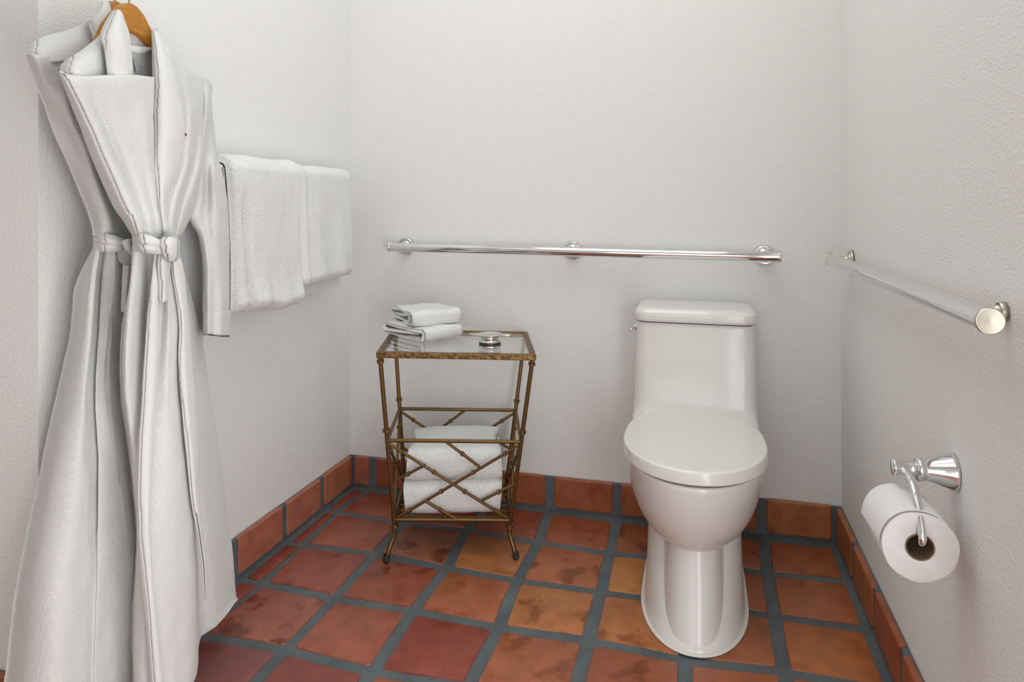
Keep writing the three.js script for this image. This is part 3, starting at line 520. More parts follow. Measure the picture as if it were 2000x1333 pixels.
function sheet(net, o = {}) {          // closed thin shell
  const G = crease(netGrid(net, o.sr || 10, o.sc || 8, false), o.wrinkle ?? .003, o.seed || 400), R = G.length, Cn = G[0].length, th = o.thick || .004;
  const nor = G.map((row, i) => row.map((p, j) => {
    const a = G[i][Math.max(0, j - 1)], b = G[i][Math.min(Cn - 1, j + 1)], c = G[Math.max(0, i - 1)][j], d = G[Math.min(R - 1, i + 1)][j];
    const n = V(b[0] - a[0], b[1] - a[1], b[2] - a[2]).cross(V(d[0] - c[0], d[1] - c[1], d[2] - c[2])); if (n.lengthSq() < 1e-16) n.set(-1, 0, 0); n.normalize(); if (n.x < 0 && !o.keep) n.negate(); return n;
  }));
  const pos = [], uv = [], idx = []; const id = (s, i, j) => s * R * Cn + i * Cn + j;
  for (let s = 0; s < 2; s++) for (let i = 0; i < R; i++) for (let j = 0; j < Cn; j++) { const p = G[i][j], n = nor[i][j], e = Math.min(i, j, R - 1 - i, Cn - 1 - j) ? 1 : .45, k = (s ? -1 : 1) * th / 2 * e; pos.push(p[0] + n.x * k, p[1] + n.y * k, p[2] + n.z * k); uv.push(p[2] + p[0] * .6, p[1]); }
  const q = (a, b, c, d, f) => f ? idx.push(a, b, c, b, d, c) : idx.push(a, c, b, b, c, d);
  for (let s = 0; s < 2; s++) for (let i = 0; i < R - 1; i++) for (let j = 0; j < Cn - 1; j++) q(id(s, i, j), id(s, i, j + 1), id(s, i + 1, j), id(s, i + 1, j + 1), s === 1);
  for (let i = 0; i < R - 1; i++) for (const j of [0, Cn - 1]) q(id(0, i, j), id(1, i, j), id(0, i + 1, j), id(1, i + 1, j), j === 0);
  for (let j = 0; j < Cn - 1; j++) for (const i of [0, R - 1]) q(id(0, i, j), id(1, i, j), id(0, i, j + 1), id(1, i, j + 1), i !== 0);
  const g = new THREE.BufferGeometry(); g.setAttribute('position', new THREE.Float32BufferAttribute(pos, 3)); g.setAttribute('uv', new THREE.Float32BufferAttribute(uv, 2)); g.setIndex(idx); g.computeVertexNormals(); return g;
}
function hose(net, o = {}) {            // closed cross-sections, open or capped ends
  const G0 = crease(netGrid(net, o.sr || 10, o.sc || 8, true), o.wrinkle ?? .003, o.seed || 420), G = o.gather ? gather(G0, ...o.gather) : G0, R = G.length, Cn = G[0].length; const pos = [], uv = [], idx = [];
  for (let i = 0; i < R; i++) for (let j = 0; j < Cn; j++) { const p = G[i][j % (Cn - 1)]; pos.push(...p); uv.push(p[2] + p[0] * .6, p[1]); }
  for (let i = 0; i < R - 1; i++) for (let j = 0; j < Cn - 1; j++) { const a = i * Cn + j; idx.push(a, a + 1, a + Cn, a + 1, a + Cn + 1, a + Cn); }
  for (const i of [0, R - 1]) { if (i === 0 && o.openTop) continue; let s = [0, 0, 0]; for (let j = 0; j < Cn - 1; j++) for (let d = 0; d < 3; d++) s[d] += G[i][j][d] / (Cn - 1); const c = pos.length / 3; const up = i ? .02 : 0; pos.push(s[0], s[1] + up, s[2]); uv.push(s[2], s[1]); for (let j = 0; j < Cn - 1; j++) { const a = i * Cn + j; i ? idx.push(c, a, a + 1) : idx.push(c, a + 1, a); } }
  const g = new THREE.BufferGeometry(); g.setAttribute('position', new THREE.Float32BufferAttribute(pos, 3)); g.setAttribute('uv', new THREE.Float32BufferAttribute(uv, 2)); g.setIndex(idx); g.computeVertexNormals(); return g;
}
// close a front net to a loop with a flatter back
function withBack(net, back, n = 5) {
  return net.map((row, i) => { const L = row[0], R = row[row.length - 1]; const o = row.slice(); const bx = Array.isArray(back) ? back[i] : back; o.push([R[0] - .006, R[1], R[2] + .001]); for (let k = 1; k <= n; k++) { const t = k / (n + 1); const e = Math.sin(t * Math.PI); const x = R[0] + (L[0] - R[0]) * t; o.push([Math.min(x, x + (bx - x) * Math.min(1, e * 1.5)), R[1] + (L[1] - R[1]) * t, R[2] + (L[2] - R[2]) * t]); } o.push([L[0] - .006, L[1], L[2] - .001]); return o; });
}
function blob(c, sx, sy, sz, sd, rz = 0) { const g = new THREE.SphereGeometry(1, 28, 20); const p = g.attributes.position; for (let i = 0; i < p.count; i++) { const x = p.getX(i), y = p.getY(i), z = p.getZ(i); const k = 1 + .22 * fbm(.5 + z * .25 + x * .2, .5 + y * .2, 5, 3, sd); p.setXYZ(i, x * k * sx, y * k * sy, z * k * sz); } g.rotateX(rz); g.translate(...c); g.computeVertexNormals(); return g; }
function finish(t, base) { // put the group at the base of the robe
  t.position.set(...base); t.children.forEach((m) => { m.geometry.translate(-base[0], -base[1], -base[2]); });
}

{ // robe hung in front
  const t = thing('bathrobe', 'white waffle bathrobe hung in front with belt knotted and sleeve hanging', 'bathrobe');
  mesh('back_panel', sheet([
  [[0.150,1.271,1.327],[0.150,1.306,1.285],[0.170,1.337,1.259],[0.185,1.360,1.221],[0.180,1.373,1.145],[0.140,1.364,1.036],[0.140,1.312,0.947]],
  [[0.150,1.191,1.295],[0.140,1.198,1.242],[0.170,1.208,1.236],[0.185,1.216,1.202],[0.180,1.226,1.131],[0.130,1.228,1.001],[0.130,1.225,0.931]],
  [[0.170,1.047,1.242],[0.170,1.042,1.212],[0.170,1.042,1.187],[0.165,1.043,1.142],[0.150,1.038,1.077],[0.130,1.026,1.001],[0.130,1.020,0.942]],
  [[0.175,0.962,1.189],[0.170,0.961,1.174],[0.170,0.960,1.154],[0.165,0.958,1.122],[0.150,0.944,1.062],[0.130,0.928,0.993],[0.130,0.925,0.945]],
  [[0.175,0.872,1.197],[0.170,0.869,1.174],[0.170,0.866,1.148],[0.165,0.860,1.101],[0.145,0.852,1.034],[0.130,0.827,0.977],[0.130,0.817,0.942]],
  [[0.175,0.794,1.209],[0.170,0.789,1.184],[0.170,0.784,1.154],[0.165,0.774,1.101],[0.150,0.751,1.032],[0.135,0.722,0.975],[0.135,0.710,0.946]]], { sr: 8, sc: 6, wrinkle: .004, seed: 401, thick: .004 }), M.robe, t);
  mesh('skirt', hose(withBack(soften([
  [[0.190,0.958,1.204],[0.236,0.961,1.240],[0.228,0.959,1.218],[0.248,0.959,1.224],[0.246,0.956,1.203],[0.252,0.955,1.194],[0.246,0.952,1.173],[0.228,0.950,1.146],[0.220,0.949,1.130],[0.170,0.944,1.067]],
  [[0.180,0.872,1.202],[0.245,0.881,1.254],[0.212,0.874,1.204],[0.250,0.875,1.224],[0.238,0.871,1.193],[0.260,0.873,1.199],[0.250,0.871,1.172],[0.215,0.865,1.124],[0.225,0.865,1.123],[0.165,0.858,1.032]],
  [[0.170,0.793,1.207],[0.245,0.806,1.261],[0.212,0.795,1.205],[0.240,0.799,1.223],[0.243,0.795,1.199],[0.265,0.796,1.198],[0.255,0.789,1.161],[0.210,0.776,1.100],[0.225,0.777,1.099],[0.165,0.757,1.000]],
  [[0.165,0.673,1.205],[0.245,0.694,1.266],[0.222,0.681,1.223],[0.240,0.685,1.233],[0.250,0.681,1.215],[0.270,0.680,1.204],[0.260,0.669,1.167],[0.210,0.648,1.098],[0.220,0.643,1.075],[0.160,0.608,0.958]],
  [[0.165,0.526,1.185],[0.225,0.551,1.238],[0.230,0.551,1.239],[0.243,0.556,1.247],[0.255,0.551,1.231],[0.275,0.543,1.203],[0.265,0.524,1.155],[0.210,0.492,1.079],[0.220,0.481,1.048],[0.160,0.430,0.921]],
  [[0.170,0.369,1.174],[0.220,0.397,1.225],[0.240,0.409,1.243],[0.250,0.413,1.250],[0.265,0.413,1.245],[0.280,0.394,1.202],[0.270,0.363,1.139],[0.210,0.316,1.054],[0.215,0.297,1.009],[0.165,0.243,0.895]],
  [[0.170,0.231,1.182],[0.225,0.269,1.234],[0.245,0.279,1.246],[0.255,0.280,1.246],[0.275,0.282,1.244],[0.285,0.259,1.201],[0.275,0.221,1.136],[0.205,0.155,1.040],[0.210,0.131,0.986],[0.170,0.088,0.877]],
  [[0.170,0.080,1.186],[0.225,0.080,1.236],[0.245,0.080,1.246],[0.260,0.080,1.237],[0.280,0.080,1.228],[0.290,0.080,1.200],[0.275,0.080,1.135],[0.200,0.085,1.033],[0.205,0.085,0.976],[0.185,0.088,0.891]]], .3, [5, 6, 7]), .16), { sr: 12, sc: 8, wrinkle: .005, seed: 411, gather: [.96, .0035, 15] }), M.robe, t);
  mesh('front_band', sheet([
  [[0.258,0.940,1.225],[0.260,0.940,1.224],[0.260,0.940,1.218],[0.258,0.939,1.212]],
  [[0.260,0.907,1.232],[0.263,0.907,1.231],[0.263,0.907,1.224],[0.260,0.906,1.217]],
  [[0.256,0.841,1.237],[0.262,0.841,1.236],[0.263,0.839,1.227],[0.258,0.837,1.214]],
  [[0.251,0.764,1.240],[0.258,0.765,1.240],[0.262,0.763,1.231],[0.258,0.760,1.218]],
  [[0.248,0.688,1.243],[0.256,0.689,1.243],[0.261,0.687,1.236],[0.258,0.684,1.224]],
  [[0.252,0.560,1.257],[0.260,0.561,1.257],[0.265,0.559,1.250],[0.262,0.554,1.238]],
  [[0.258,0.442,1.264],[0.267,0.443,1.265],[0.273,0.442,1.262],[0.271,0.438,1.253]],
  [[0.262,0.343,1.260],[0.271,0.346,1.262],[0.278,0.346,1.261],[0.277,0.341,1.252]],
  [[0.267,0.243,1.253],[0.276,0.246,1.256],[0.283,0.247,1.255],[0.282,0.241,1.245]],
  [[0.270,0.082,1.244],[0.279,0.082,1.247],[0.288,0.082,1.245],[0.288,0.082,1.235]]], { sr: 10, sc: 5, wrinkle: .002, seed: 421, thick: .005 }), M.robeBand, t);
  mesh('belt_end', sheet([
  [[0.262,0.928,1.187],[0.266,0.928,1.185],[0.262,0.927,1.172],[0.254,0.925,1.156]],
  [[0.262,0.893,1.184],[0.268,0.893,1.183],[0.264,0.891,1.167],[0.250,0.888,1.141]],
  [[0.264,0.842,1.174],[0.270,0.842,1.173],[0.265,0.840,1.159],[0.256,0.837,1.141]],
  [[0.266,0.791,1.170],[0.273,0.792,1.171],[0.268,0.789,1.157],[0.258,0.785,1.138]],
  [[0.268,0.722,1.175],[0.276,0.722,1.173],[0.270,0.718,1.155],[0.258,0.711,1.129]],
  [[0.272,0.631,1.171],[0.280,0.631,1.169],[0.274,0.625,1.150],[0.262,0.617,1.124]],
  [[0.276,0.533,1.163],[0.285,0.534,1.164],[0.279,0.527,1.145],[0.266,0.517,1.121]],
  [[0.280,0.446,1.154],[0.288,0.447,1.156],[0.283,0.441,1.143],[0.272,0.426,1.124]],
  [[0.282,0.366,1.137],[0.288,0.368,1.140],[0.284,0.364,1.131],[0.276,0.354,1.118]],
  [[0.282,0.297,1.126],[0.288,0.299,1.129],[0.284,0.294,1.119],[0.278,0.287,1.109]],
  [[0.284,0.236,1.124],[0.288,0.236,1.126],[0.284,0.233,1.118],[0.278,0.239,1.103]]], { sr: 8, sc: 5, wrinkle: .002, seed: 431, thick: .005 }), M.robeBand, t);
  mesh('shoulder', sheet([
  [[0.200,1.269,1.372],[0.215,1.284,1.364],[0.215,1.304,1.339],[0.210,1.328,1.310],[0.205,1.342,1.294],[0.190,1.356,1.269]],
  [[0.205,1.257,1.377],[0.232,1.266,1.380],[0.236,1.278,1.359],[0.234,1.295,1.331],[0.226,1.309,1.308],[0.210,1.322,1.282]],
  [[0.205,1.244,1.374],[0.238,1.241,1.383],[0.243,1.246,1.362],[0.240,1.253,1.334],[0.230,1.260,1.306],[0.215,1.266,1.280]]], { sr: 12, sc: 8, wrinkle: .003, seed: 441, thick: .005 }), M.robe, t);
  mesh('collar', sheet([
  [[0.200,1.389,1.263],[0.215,1.388,1.272],[0.220,1.388,1.272],[0.210,1.388,1.257]],
  [[0.222,1.357,1.300],[0.240,1.358,1.304],[0.243,1.361,1.293],[0.222,1.367,1.260]],
  [[0.232,1.330,1.321],[0.252,1.330,1.321],[0.254,1.337,1.301],[0.228,1.349,1.258]],
  [[0.245,1.301,1.325],[0.258,1.301,1.322],[0.260,1.307,1.302],[0.238,1.316,1.264]],
  [[0.250,1.254,1.324],[0.260,1.255,1.318],[0.262,1.258,1.298],[0.245,1.265,1.266]]], { sr: 10, sc: 8, wrinkle: .003, seed: 451, thick: .007 }), M.robeBand, t);
  mesh('front_panel', sheet([
  [[0.221,1.255,1.392],[0.235,1.247,1.394],[0.250,1.247,1.377],[0.262,1.254,1.342],[0.268,1.264,1.293],[0.266,1.268,1.262],[0.258,1.272,1.228]],
  [[0.221,1.239,1.387],[0.245,1.232,1.394],[0.252,1.234,1.370],[0.264,1.240,1.342],[0.270,1.249,1.294],[0.268,1.254,1.263],[0.260,1.258,1.231]],
  [[0.211,1.184,1.351],[0.245,1.178,1.360],[0.243,1.179,1.331],[0.258,1.180,1.318],[0.266,1.184,1.288],[0.270,1.186,1.266],[0.260,1.190,1.232]],
  [[0.206,1.101,1.307],[0.250,1.099,1.321],[0.244,1.102,1.291],[0.258,1.103,1.284],[0.262,1.106,1.264],[0.266,1.107,1.250],[0.258,1.107,1.228]],
  [[0.211,1.032,1.276],[0.258,1.030,1.293],[0.256,1.030,1.268],[0.266,1.031,1.262],[0.264,1.032,1.244],[0.268,1.033,1.236],[0.258,1.034,1.214]],
  [[0.216,1.004,1.258],[0.262,1.002,1.281],[0.262,1.000,1.263],[0.272,1.001,1.259],[0.270,1.002,1.243],[0.272,1.002,1.234],[0.260,1.003,1.209]],
  [[0.226,0.973,1.242],[0.252,0.970,1.257],[0.258,0.968,1.250],[0.264,0.967,1.244],[0.264,0.968,1.232],[0.264,0.968,1.220],[0.255,0.969,1.200]]], { sr: 12, sc: 8, wrinkle: .0055, seed: 461, thick: .006 }), M.robe, t);
  mesh('lapel', sheet([
  [[0.215,1.375,1.184],[0.220,1.374,1.187],[0.222,1.373,1.185],[0.215,1.372,1.175]],
  [[0.228,1.330,1.197],[0.242,1.327,1.204],[0.246,1.329,1.197],[0.236,1.333,1.176]],
  [[0.240,1.277,1.210],[0.258,1.277,1.214],[0.262,1.281,1.200],[0.250,1.288,1.169]],
  [[0.246,1.227,1.216],[0.264,1.227,1.215],[0.268,1.232,1.196],[0.256,1.239,1.161]],
  [[0.250,1.178,1.220],[0.268,1.179,1.217],[0.270,1.184,1.193],[0.258,1.189,1.152]],
  [[0.258,1.109,1.226],[0.270,1.110,1.224],[0.270,1.112,1.204],[0.258,1.116,1.165]],
  [[0.264,1.042,1.225],[0.274,1.042,1.231],[0.274,1.043,1.226],[0.264,1.044,1.207]],
  [[0.262,0.972,1.212],[0.268,0.972,1.214],[0.268,0.973,1.209],[0.262,0.973,1.197]]], { sr: 9, sc: 8, wrinkle: .003, seed: 471, thick: .006 }), M.robeBand, t);
  mesh('chest', sheet([
  [[0.200,1.384,1.162],[0.203,1.376,1.159],[0.185,1.374,1.131],[0.180,1.365,1.115],[0.165,1.362,1.086],[0.150,1.363,1.064]],
  [[0.235,1.333,1.181],[0.235,1.333,1.165],[0.215,1.336,1.125],[0.200,1.332,1.085],[0.180,1.328,1.037],[0.155,1.331,0.998]],
  [[0.245,1.287,1.170],[0.239,1.292,1.147],[0.232,1.295,1.122],[0.215,1.301,1.076],[0.190,1.307,1.011],[0.155,1.310,0.945]],
  [[0.250,1.226,1.154],[0.239,1.228,1.126],[0.240,1.227,1.114],[0.222,1.234,1.072],[0.200,1.241,1.023],[0.165,1.250,0.967]],
  [[0.260,1.132,1.179],[0.245,1.133,1.143],[0.250,1.131,1.131],[0.226,1.134,1.083],[0.222,1.135,1.059],[0.175,1.138,0.986]],
  [[0.268,1.081,1.208],[0.251,1.080,1.169],[0.258,1.079,1.160],[0.236,1.078,1.115],[0.232,1.077,1.090],[0.180,1.078,1.006]],
  [[0.272,1.032,1.221],[0.261,1.030,1.196],[0.266,1.028,1.189],[0.244,1.026,1.147],[0.240,1.024,1.126],[0.190,1.019,1.043]],
  [[0.266,0.972,1.212],[0.259,0.970,1.197],[0.260,0.970,1.190],[0.246,0.968,1.165],[0.240,0.968,1.151],[0.200,0.966,1.097]]], { sr: 10, sc: 8, wrinkle: .005, seed: 481, thick: .006 }), M.robe, t);
  mesh('sleeve', hose([
  [[0.190,1.304,1.011],[0.195,1.300,1.007],[0.185,1.300,0.985],[0.170,1.300,0.962],[0.150,1.306,0.942],[0.150,1.309,0.959]],
  [[0.190,1.252,1.019],[0.215,1.250,1.035],[0.205,1.255,1.011],[0.175,1.260,0.966],[0.140,1.267,0.930],[0.140,1.264,0.947]],
  [[0.190,1.178,1.030],[0.210,1.177,1.035],[0.200,1.179,1.012],[0.180,1.182,0.962],[0.140,1.187,0.921],[0.140,1.184,0.950]],
  [[0.190,1.104,1.043],[0.208,1.104,1.039],[0.196,1.106,1.009],[0.212,1.106,1.005],[0.175,1.110,0.933],[0.140,1.110,0.938]],
  [[0.180,1.043,1.045],[0.200,1.043,1.033],[0.192,1.044,1.005],[0.214,1.046,1.001],[0.175,1.049,0.915],[0.140,1.044,0.938]],
  [[0.175,1.001,1.039],[0.200,0.999,1.045],[0.200,1.001,1.017],[0.216,1.003,1.000],[0.175,0.998,0.910],[0.140,0.999,0.938]],
  [[0.180,0.962,1.015],[0.204,0.961,1.031],[0.208,0.960,1.017],[0.218,0.962,0.999],[0.175,0.952,0.906],[0.140,0.955,0.926]],
  [[0.180,0.895,1.001],[0.210,0.898,1.026],[0.214,0.897,1.011],[0.210,0.894,0.979],[0.175,0.887,0.906],[0.140,0.887,0.919]],
  [[0.180,0.814,0.997],[0.212,0.819,1.025],[0.210,0.816,1.003],[0.216,0.814,0.983],[0.175,0.802,0.906],[0.140,0.802,0.916]],
  [[0.180,0.794,0.997],[0.212,0.799,1.025],[0.208,0.795,1.000],[0.214,0.793,0.981],[0.175,0.780,0.908],[0.142,0.780,0.918]],
  [[0.180,0.790,1.001],[0.216,0.796,1.031],[0.212,0.792,1.005],[0.218,0.789,0.986],[0.175,0.775,0.904],[0.140,0.775,0.916]],
  [[0.180,0.741,1.001],[0.216,0.748,1.031],[0.212,0.741,1.005],[0.218,0.736,0.986],[0.175,0.719,0.906],[0.140,0.722,0.916]]], { sr: 6, sc: 8, wrinkle: .003, seed: 491 }), M.robe, t);
  mesh('belt', sheet([
  [[0.205,0.981,1.220],[0.262,0.980,1.264],[0.282,0.974,1.264],[0.286,0.967,1.249],[0.284,0.963,1.230]],
  [[0.207,0.968,1.222],[0.270,0.967,1.271],[0.290,0.964,1.272],[0.290,0.959,1.252],[0.286,0.956,1.232]],
  [[0.206,0.962,1.220],[0.264,0.962,1.265],[0.283,0.958,1.264],[0.284,0.955,1.246],[0.282,0.951,1.227]],
  [[0.207,0.954,1.221],[0.270,0.956,1.271],[0.288,0.953,1.270],[0.288,0.950,1.251],[0.284,0.946,1.230]],
  [[0.204,0.943,1.217],[0.262,0.946,1.261],[0.278,0.944,1.259],[0.282,0.942,1.245],[0.278,0.939,1.223]]], { sr: 6, sc: 10, wrinkle: .002, seed: 501, thick: .008 }), M.robeBand, t);
  const kc = [[0.288,0.953,1.220]][0];
  mesh('belt_knot', merge([blob(kc, .016, .028, .0165, 505, .15), sheet([
  [[0.292,0.970,1.243],[0.304,0.972,1.244],[0.298,0.969,1.222],[0.270,0.958,1.181]],
  [[0.295,0.959,1.249],[0.309,0.959,1.250],[0.302,0.956,1.225],[0.272,0.945,1.182]],
  [[0.290,0.945,1.240],[0.305,0.942,1.245],[0.298,0.937,1.222],[0.270,0.931,1.182]],
  [[0.284,0.932,1.227],[0.294,0.929,1.230],[0.290,0.926,1.217],[0.268,0.925,1.185]]], { sr: 7, sc: 7, wrinkle: .003, seed: 511, thick: .008 })]), M.robeBand, t);
  mesh('belt_tail', sheet([
  [[0.270,0.942,1.227],[0.276,0.942,1.226],[0.276,0.939,1.216],[0.270,0.934,1.202]],
  [[0.270,0.922,1.232],[0.280,0.922,1.233],[0.280,0.920,1.223],[0.268,0.914,1.200]],
  [[0.266,0.887,1.225],[0.276,0.888,1.227],[0.274,0.887,1.218],[0.264,0.883,1.201]],
  [[0.266,0.849,1.222],[0.275,0.849,1.226],[0.274,0.848,1.220],[0.264,0.846,1.205]]], { sr: 8, sc: 5, wrinkle: .002, seed: 521, thick: .005 }), M.robeBand, t);
  const lb = [[0.200,1.314,1.218],[0.200,1.311,1.201],[0.200,1.289,1.195],[0.200,1.287,1.210]];
  mesh('care_label', sheet([[lb[0], lb[1]], [lb[3], lb[2]]], { sr: 4, sc: 4, wrinkle: 0, thick: .002 }), M.label, t).userData.label = 'grey sewn-in label inside the collar';
  mesh('neck_tape', sheet([
  [[0.196,1.338,1.223],[0.198,1.339,1.208],[0.196,1.342,1.186],[0.193,1.348,1.159]],
  [[0.197,1.326,1.224],[0.200,1.325,1.210],[0.198,1.329,1.190],[0.194,1.343,1.160]]], { sr: 4, sc: 5, wrinkle: .001, thick: .004 }), M.robeBand, t);
  const rm = [[0.252,1.173,1.138]][0];
  mesh('chest_mark', merge([new THREE.SphereGeometry(.0026, 12, 8).scale(.8, 1.2, .8).translate(rm[0], rm[1], rm[2])]), M.red, t).userData.label = 'tiny red embroidered mark';
  finish(t, [.2, .08, 1.12]);
}
{ // robe behind, closer to the wall
  const t = thing('bathrobe', 'white waffle bathrobe at far left, partly behind the other robe', 'bathrobe');
  mesh('skirt', hose(withBack(soften([
  [[0.088,0.950,1.195],[0.105,0.953,1.206],[0.122,0.959,1.219],[0.120,0.959,1.212],[0.112,0.957,1.200],[0.134,0.956,1.212],[0.130,0.953,1.198],[0.142,0.952,1.197],[0.122,0.948,1.135]],
  [[0.050,0.868,1.201],[0.100,0.873,1.229],[0.130,0.875,1.241],[0.128,0.874,1.227],[0.100,0.869,1.194],[0.143,0.874,1.224],[0.124,0.870,1.192],[0.141,0.871,1.197],[0.122,0.862,1.131]],
  [[0.045,0.787,1.207],[0.100,0.796,1.241],[0.135,0.799,1.251],[0.135,0.796,1.236],[0.102,0.788,1.198],[0.148,0.796,1.232],[0.130,0.791,1.204],[0.146,0.793,1.212],[0.122,0.778,1.135]],
  [[0.040,0.670,1.231],[0.100,0.683,1.263],[0.140,0.688,1.270],[0.147,0.685,1.257],[0.108,0.671,1.215],[0.156,0.683,1.247],[0.140,0.674,1.218],[0.156,0.678,1.228],[0.127,0.655,1.149]],
  [[0.038,0.542,1.264],[0.100,0.558,1.293],[0.145,0.562,1.291],[0.156,0.555,1.268],[0.116,0.534,1.221],[0.160,0.548,1.247],[0.148,0.532,1.208],[0.161,0.533,1.208],[0.132,0.502,1.128]],
  [[0.035,0.408,1.294],[0.100,0.428,1.319],[0.150,0.431,1.311],[0.157,0.416,1.278],[0.140,0.401,1.251],[0.165,0.406,1.254],[0.158,0.383,1.206],[0.166,0.371,1.180],[0.142,0.339,1.118]],
  [[0.032,0.286,1.315],[0.100,0.309,1.339],[0.155,0.314,1.331],[0.160,0.290,1.288],[0.152,0.275,1.264],[0.168,0.275,1.259],[0.163,0.243,1.205],[0.166,0.225,1.172],[0.142,0.182,1.104]],
  [[0.030,0.090,1.337],[0.100,0.076,1.358],[0.155,0.074,1.346],[0.165,0.074,1.304],[0.158,0.074,1.276],[0.173,0.074,1.271],[0.168,0.074,1.216],[0.171,0.074,1.178],[0.142,0.076,1.104]]], .42), [.085, .06, .046, .037, .03, .03, .03, .03]), { sr: 12, sc: 8, wrinkle: .006, seed: 531, gather: [.95, .0035, 14] }), M.robe, t);
  mesh('front_panel', hose(withBack([
  [[0.109,1.298,1.358],[0.133,1.293,1.365],[0.128,1.304,1.317],[0.132,1.314,1.268],[0.130,1.324,1.220],[0.110,1.338,1.151]],
  [[0.109,1.288,1.355],[0.143,1.280,1.366],[0.132,1.290,1.319],[0.132,1.301,1.268],[0.128,1.312,1.213],[0.110,1.326,1.151]],
  [[0.086,1.221,1.304],[0.112,1.217,1.310],[0.134,1.215,1.304],[0.128,1.220,1.264],[0.125,1.228,1.210],[0.100,1.240,1.128]],
  [[0.084,1.148,1.271],[0.106,1.146,1.266],[0.136,1.142,1.270],[0.124,1.142,1.221],[0.125,1.144,1.185],[0.100,1.151,1.112]],
  [[0.084,1.077,1.235],[0.118,1.076,1.248],[0.138,1.079,1.243],[0.112,1.078,1.189],[0.118,1.079,1.159],[0.100,1.087,1.098]],
  [[0.094,1.007,1.212],[0.133,1.004,1.230],[0.146,1.002,1.219],[0.122,1.006,1.174],[0.118,1.003,1.147],[0.100,0.999,1.090]],
  [[0.114,0.970,1.222],[0.140,0.967,1.230],[0.142,0.964,1.208],[0.132,0.962,1.179],[0.120,0.963,1.149],[0.100,0.964,1.094]]], [.065, .065, .06, .06, .065, .085, .105]), { sr: 12, sc: 8, wrinkle: .006, seed: 541 }), M.robe, t);
  mesh('shoulder', sheet([
  [[0.080,1.317,1.331],[0.100,1.329,1.329],[0.105,1.343,1.308],[0.105,1.358,1.276],[0.100,1.379,1.241],[0.090,1.398,1.208]],
  [[0.090,1.303,1.342],[0.122,1.303,1.347],[0.128,1.311,1.326],[0.128,1.326,1.295],[0.124,1.341,1.261],[0.110,1.360,1.218]],
  [[0.088,1.291,1.338],[0.128,1.282,1.351],[0.136,1.286,1.331],[0.137,1.294,1.301],[0.132,1.305,1.264],[0.120,1.323,1.211]]], { sr: 10, sc: 8, wrinkle: .004, seed: 551, thick: .005 }), M.robe, t);
  mesh('collar', sheet([
  [[0.100,1.427,1.196],[0.112,1.430,1.202],[0.112,1.434,1.196],[0.100,1.438,1.179]],
  [[0.112,1.402,1.224],[0.130,1.406,1.226],[0.130,1.412,1.213],[0.112,1.417,1.186]],
  [[0.122,1.383,1.243],[0.142,1.380,1.241],[0.140,1.385,1.221],[0.120,1.393,1.187]],
  [[0.130,1.350,1.239],[0.146,1.345,1.238],[0.142,1.349,1.215],[0.120,1.361,1.177]],
  [[0.130,1.303,1.232],[0.142,1.304,1.226],[0.138,1.308,1.204],[0.115,1.321,1.162]]], { sr: 8, sc: 8, wrinkle: .003, seed: 561, thick: .007 }), M.robeBand, t);
  mesh('back_panel', sheet([
  [[0.070,1.313,1.319],[0.055,1.358,1.243],[0.050,1.404,1.169],[0.050,1.426,1.105],[0.050,1.413,1.020],[0.050,1.371,0.942]],
  [[0.050,1.171,1.249],[0.040,1.187,1.195],[0.040,1.203,1.147],[0.040,1.210,1.081],[0.040,1.220,0.994],[0.045,1.204,0.920]],
  [[0.060,0.959,1.166],[0.050,0.957,1.131],[0.050,0.956,1.105],[0.050,0.954,1.063],[0.050,0.951,1.020],[0.060,0.950,1.001]]], { sr: 10, sc: 6, wrinkle: .003, seed: 565, thick: .004 }), M.robe, t);
  mesh('belt', sheet([
  [[0.090,0.979,1.198],[0.135,0.977,1.225],[0.156,0.973,1.224],[0.158,0.966,1.205],[0.146,0.960,1.165]],
  [[0.090,0.967,1.200],[0.142,0.964,1.232],[0.163,0.962,1.231],[0.163,0.957,1.210],[0.148,0.956,1.165]],
  [[0.088,0.959,1.198],[0.136,0.958,1.226],[0.157,0.956,1.225],[0.157,0.954,1.204],[0.145,0.953,1.162]],
  [[0.088,0.951,1.198],[0.140,0.951,1.230],[0.160,0.951,1.228],[0.159,0.948,1.206],[0.145,0.947,1.162]],
  [[0.086,0.940,1.196],[0.134,0.942,1.224],[0.152,0.942,1.220],[0.152,0.942,1.199],[0.140,0.940,1.159]]], { sr: 6, sc: 10, wrinkle: .002, seed: 571, thick: .008 }), M.robeBand, t);
  const kc = [[0.158,0.933,1.192]][0];
  mesh('belt_knot', merge([blob(kc, .014, .02, .017, 575, .3), sheet([
  [[0.165,0.962,1.209],[0.172,0.965,1.205],[0.168,0.964,1.192],[0.155,0.956,1.173]],
  [[0.168,0.950,1.207],[0.175,0.950,1.204],[0.170,0.947,1.191],[0.156,0.940,1.170]],
  [[0.164,0.935,1.193],[0.170,0.934,1.192],[0.166,0.933,1.181],[0.154,0.929,1.165]]], { sr: 6, sc: 6, wrinkle: .002, seed: 577, thick: .007 })]), M.robeBand, t);
  mesh('belt_tail', sheet([
  [[0.150,0.926,1.188],[0.160,0.926,1.190],[0.160,0.925,1.182],[0.150,0.922,1.164]],
  [[0.146,0.900,1.186],[0.156,0.901,1.189],[0.155,0.900,1.180],[0.145,0.896,1.162]],
  [[0.142,0.859,1.184],[0.152,0.860,1.189],[0.150,0.859,1.180],[0.140,0.854,1.164]],
  [[0.138,0.818,1.182],[0.147,0.819,1.186],[0.146,0.818,1.180],[0.136,0.815,1.165]]], { sr: 8, sc: 5, wrinkle: .002, seed: 581, thick: .005 }), M.robeBand, t);
  finish(t, [.09, .075, 1.2]);
}
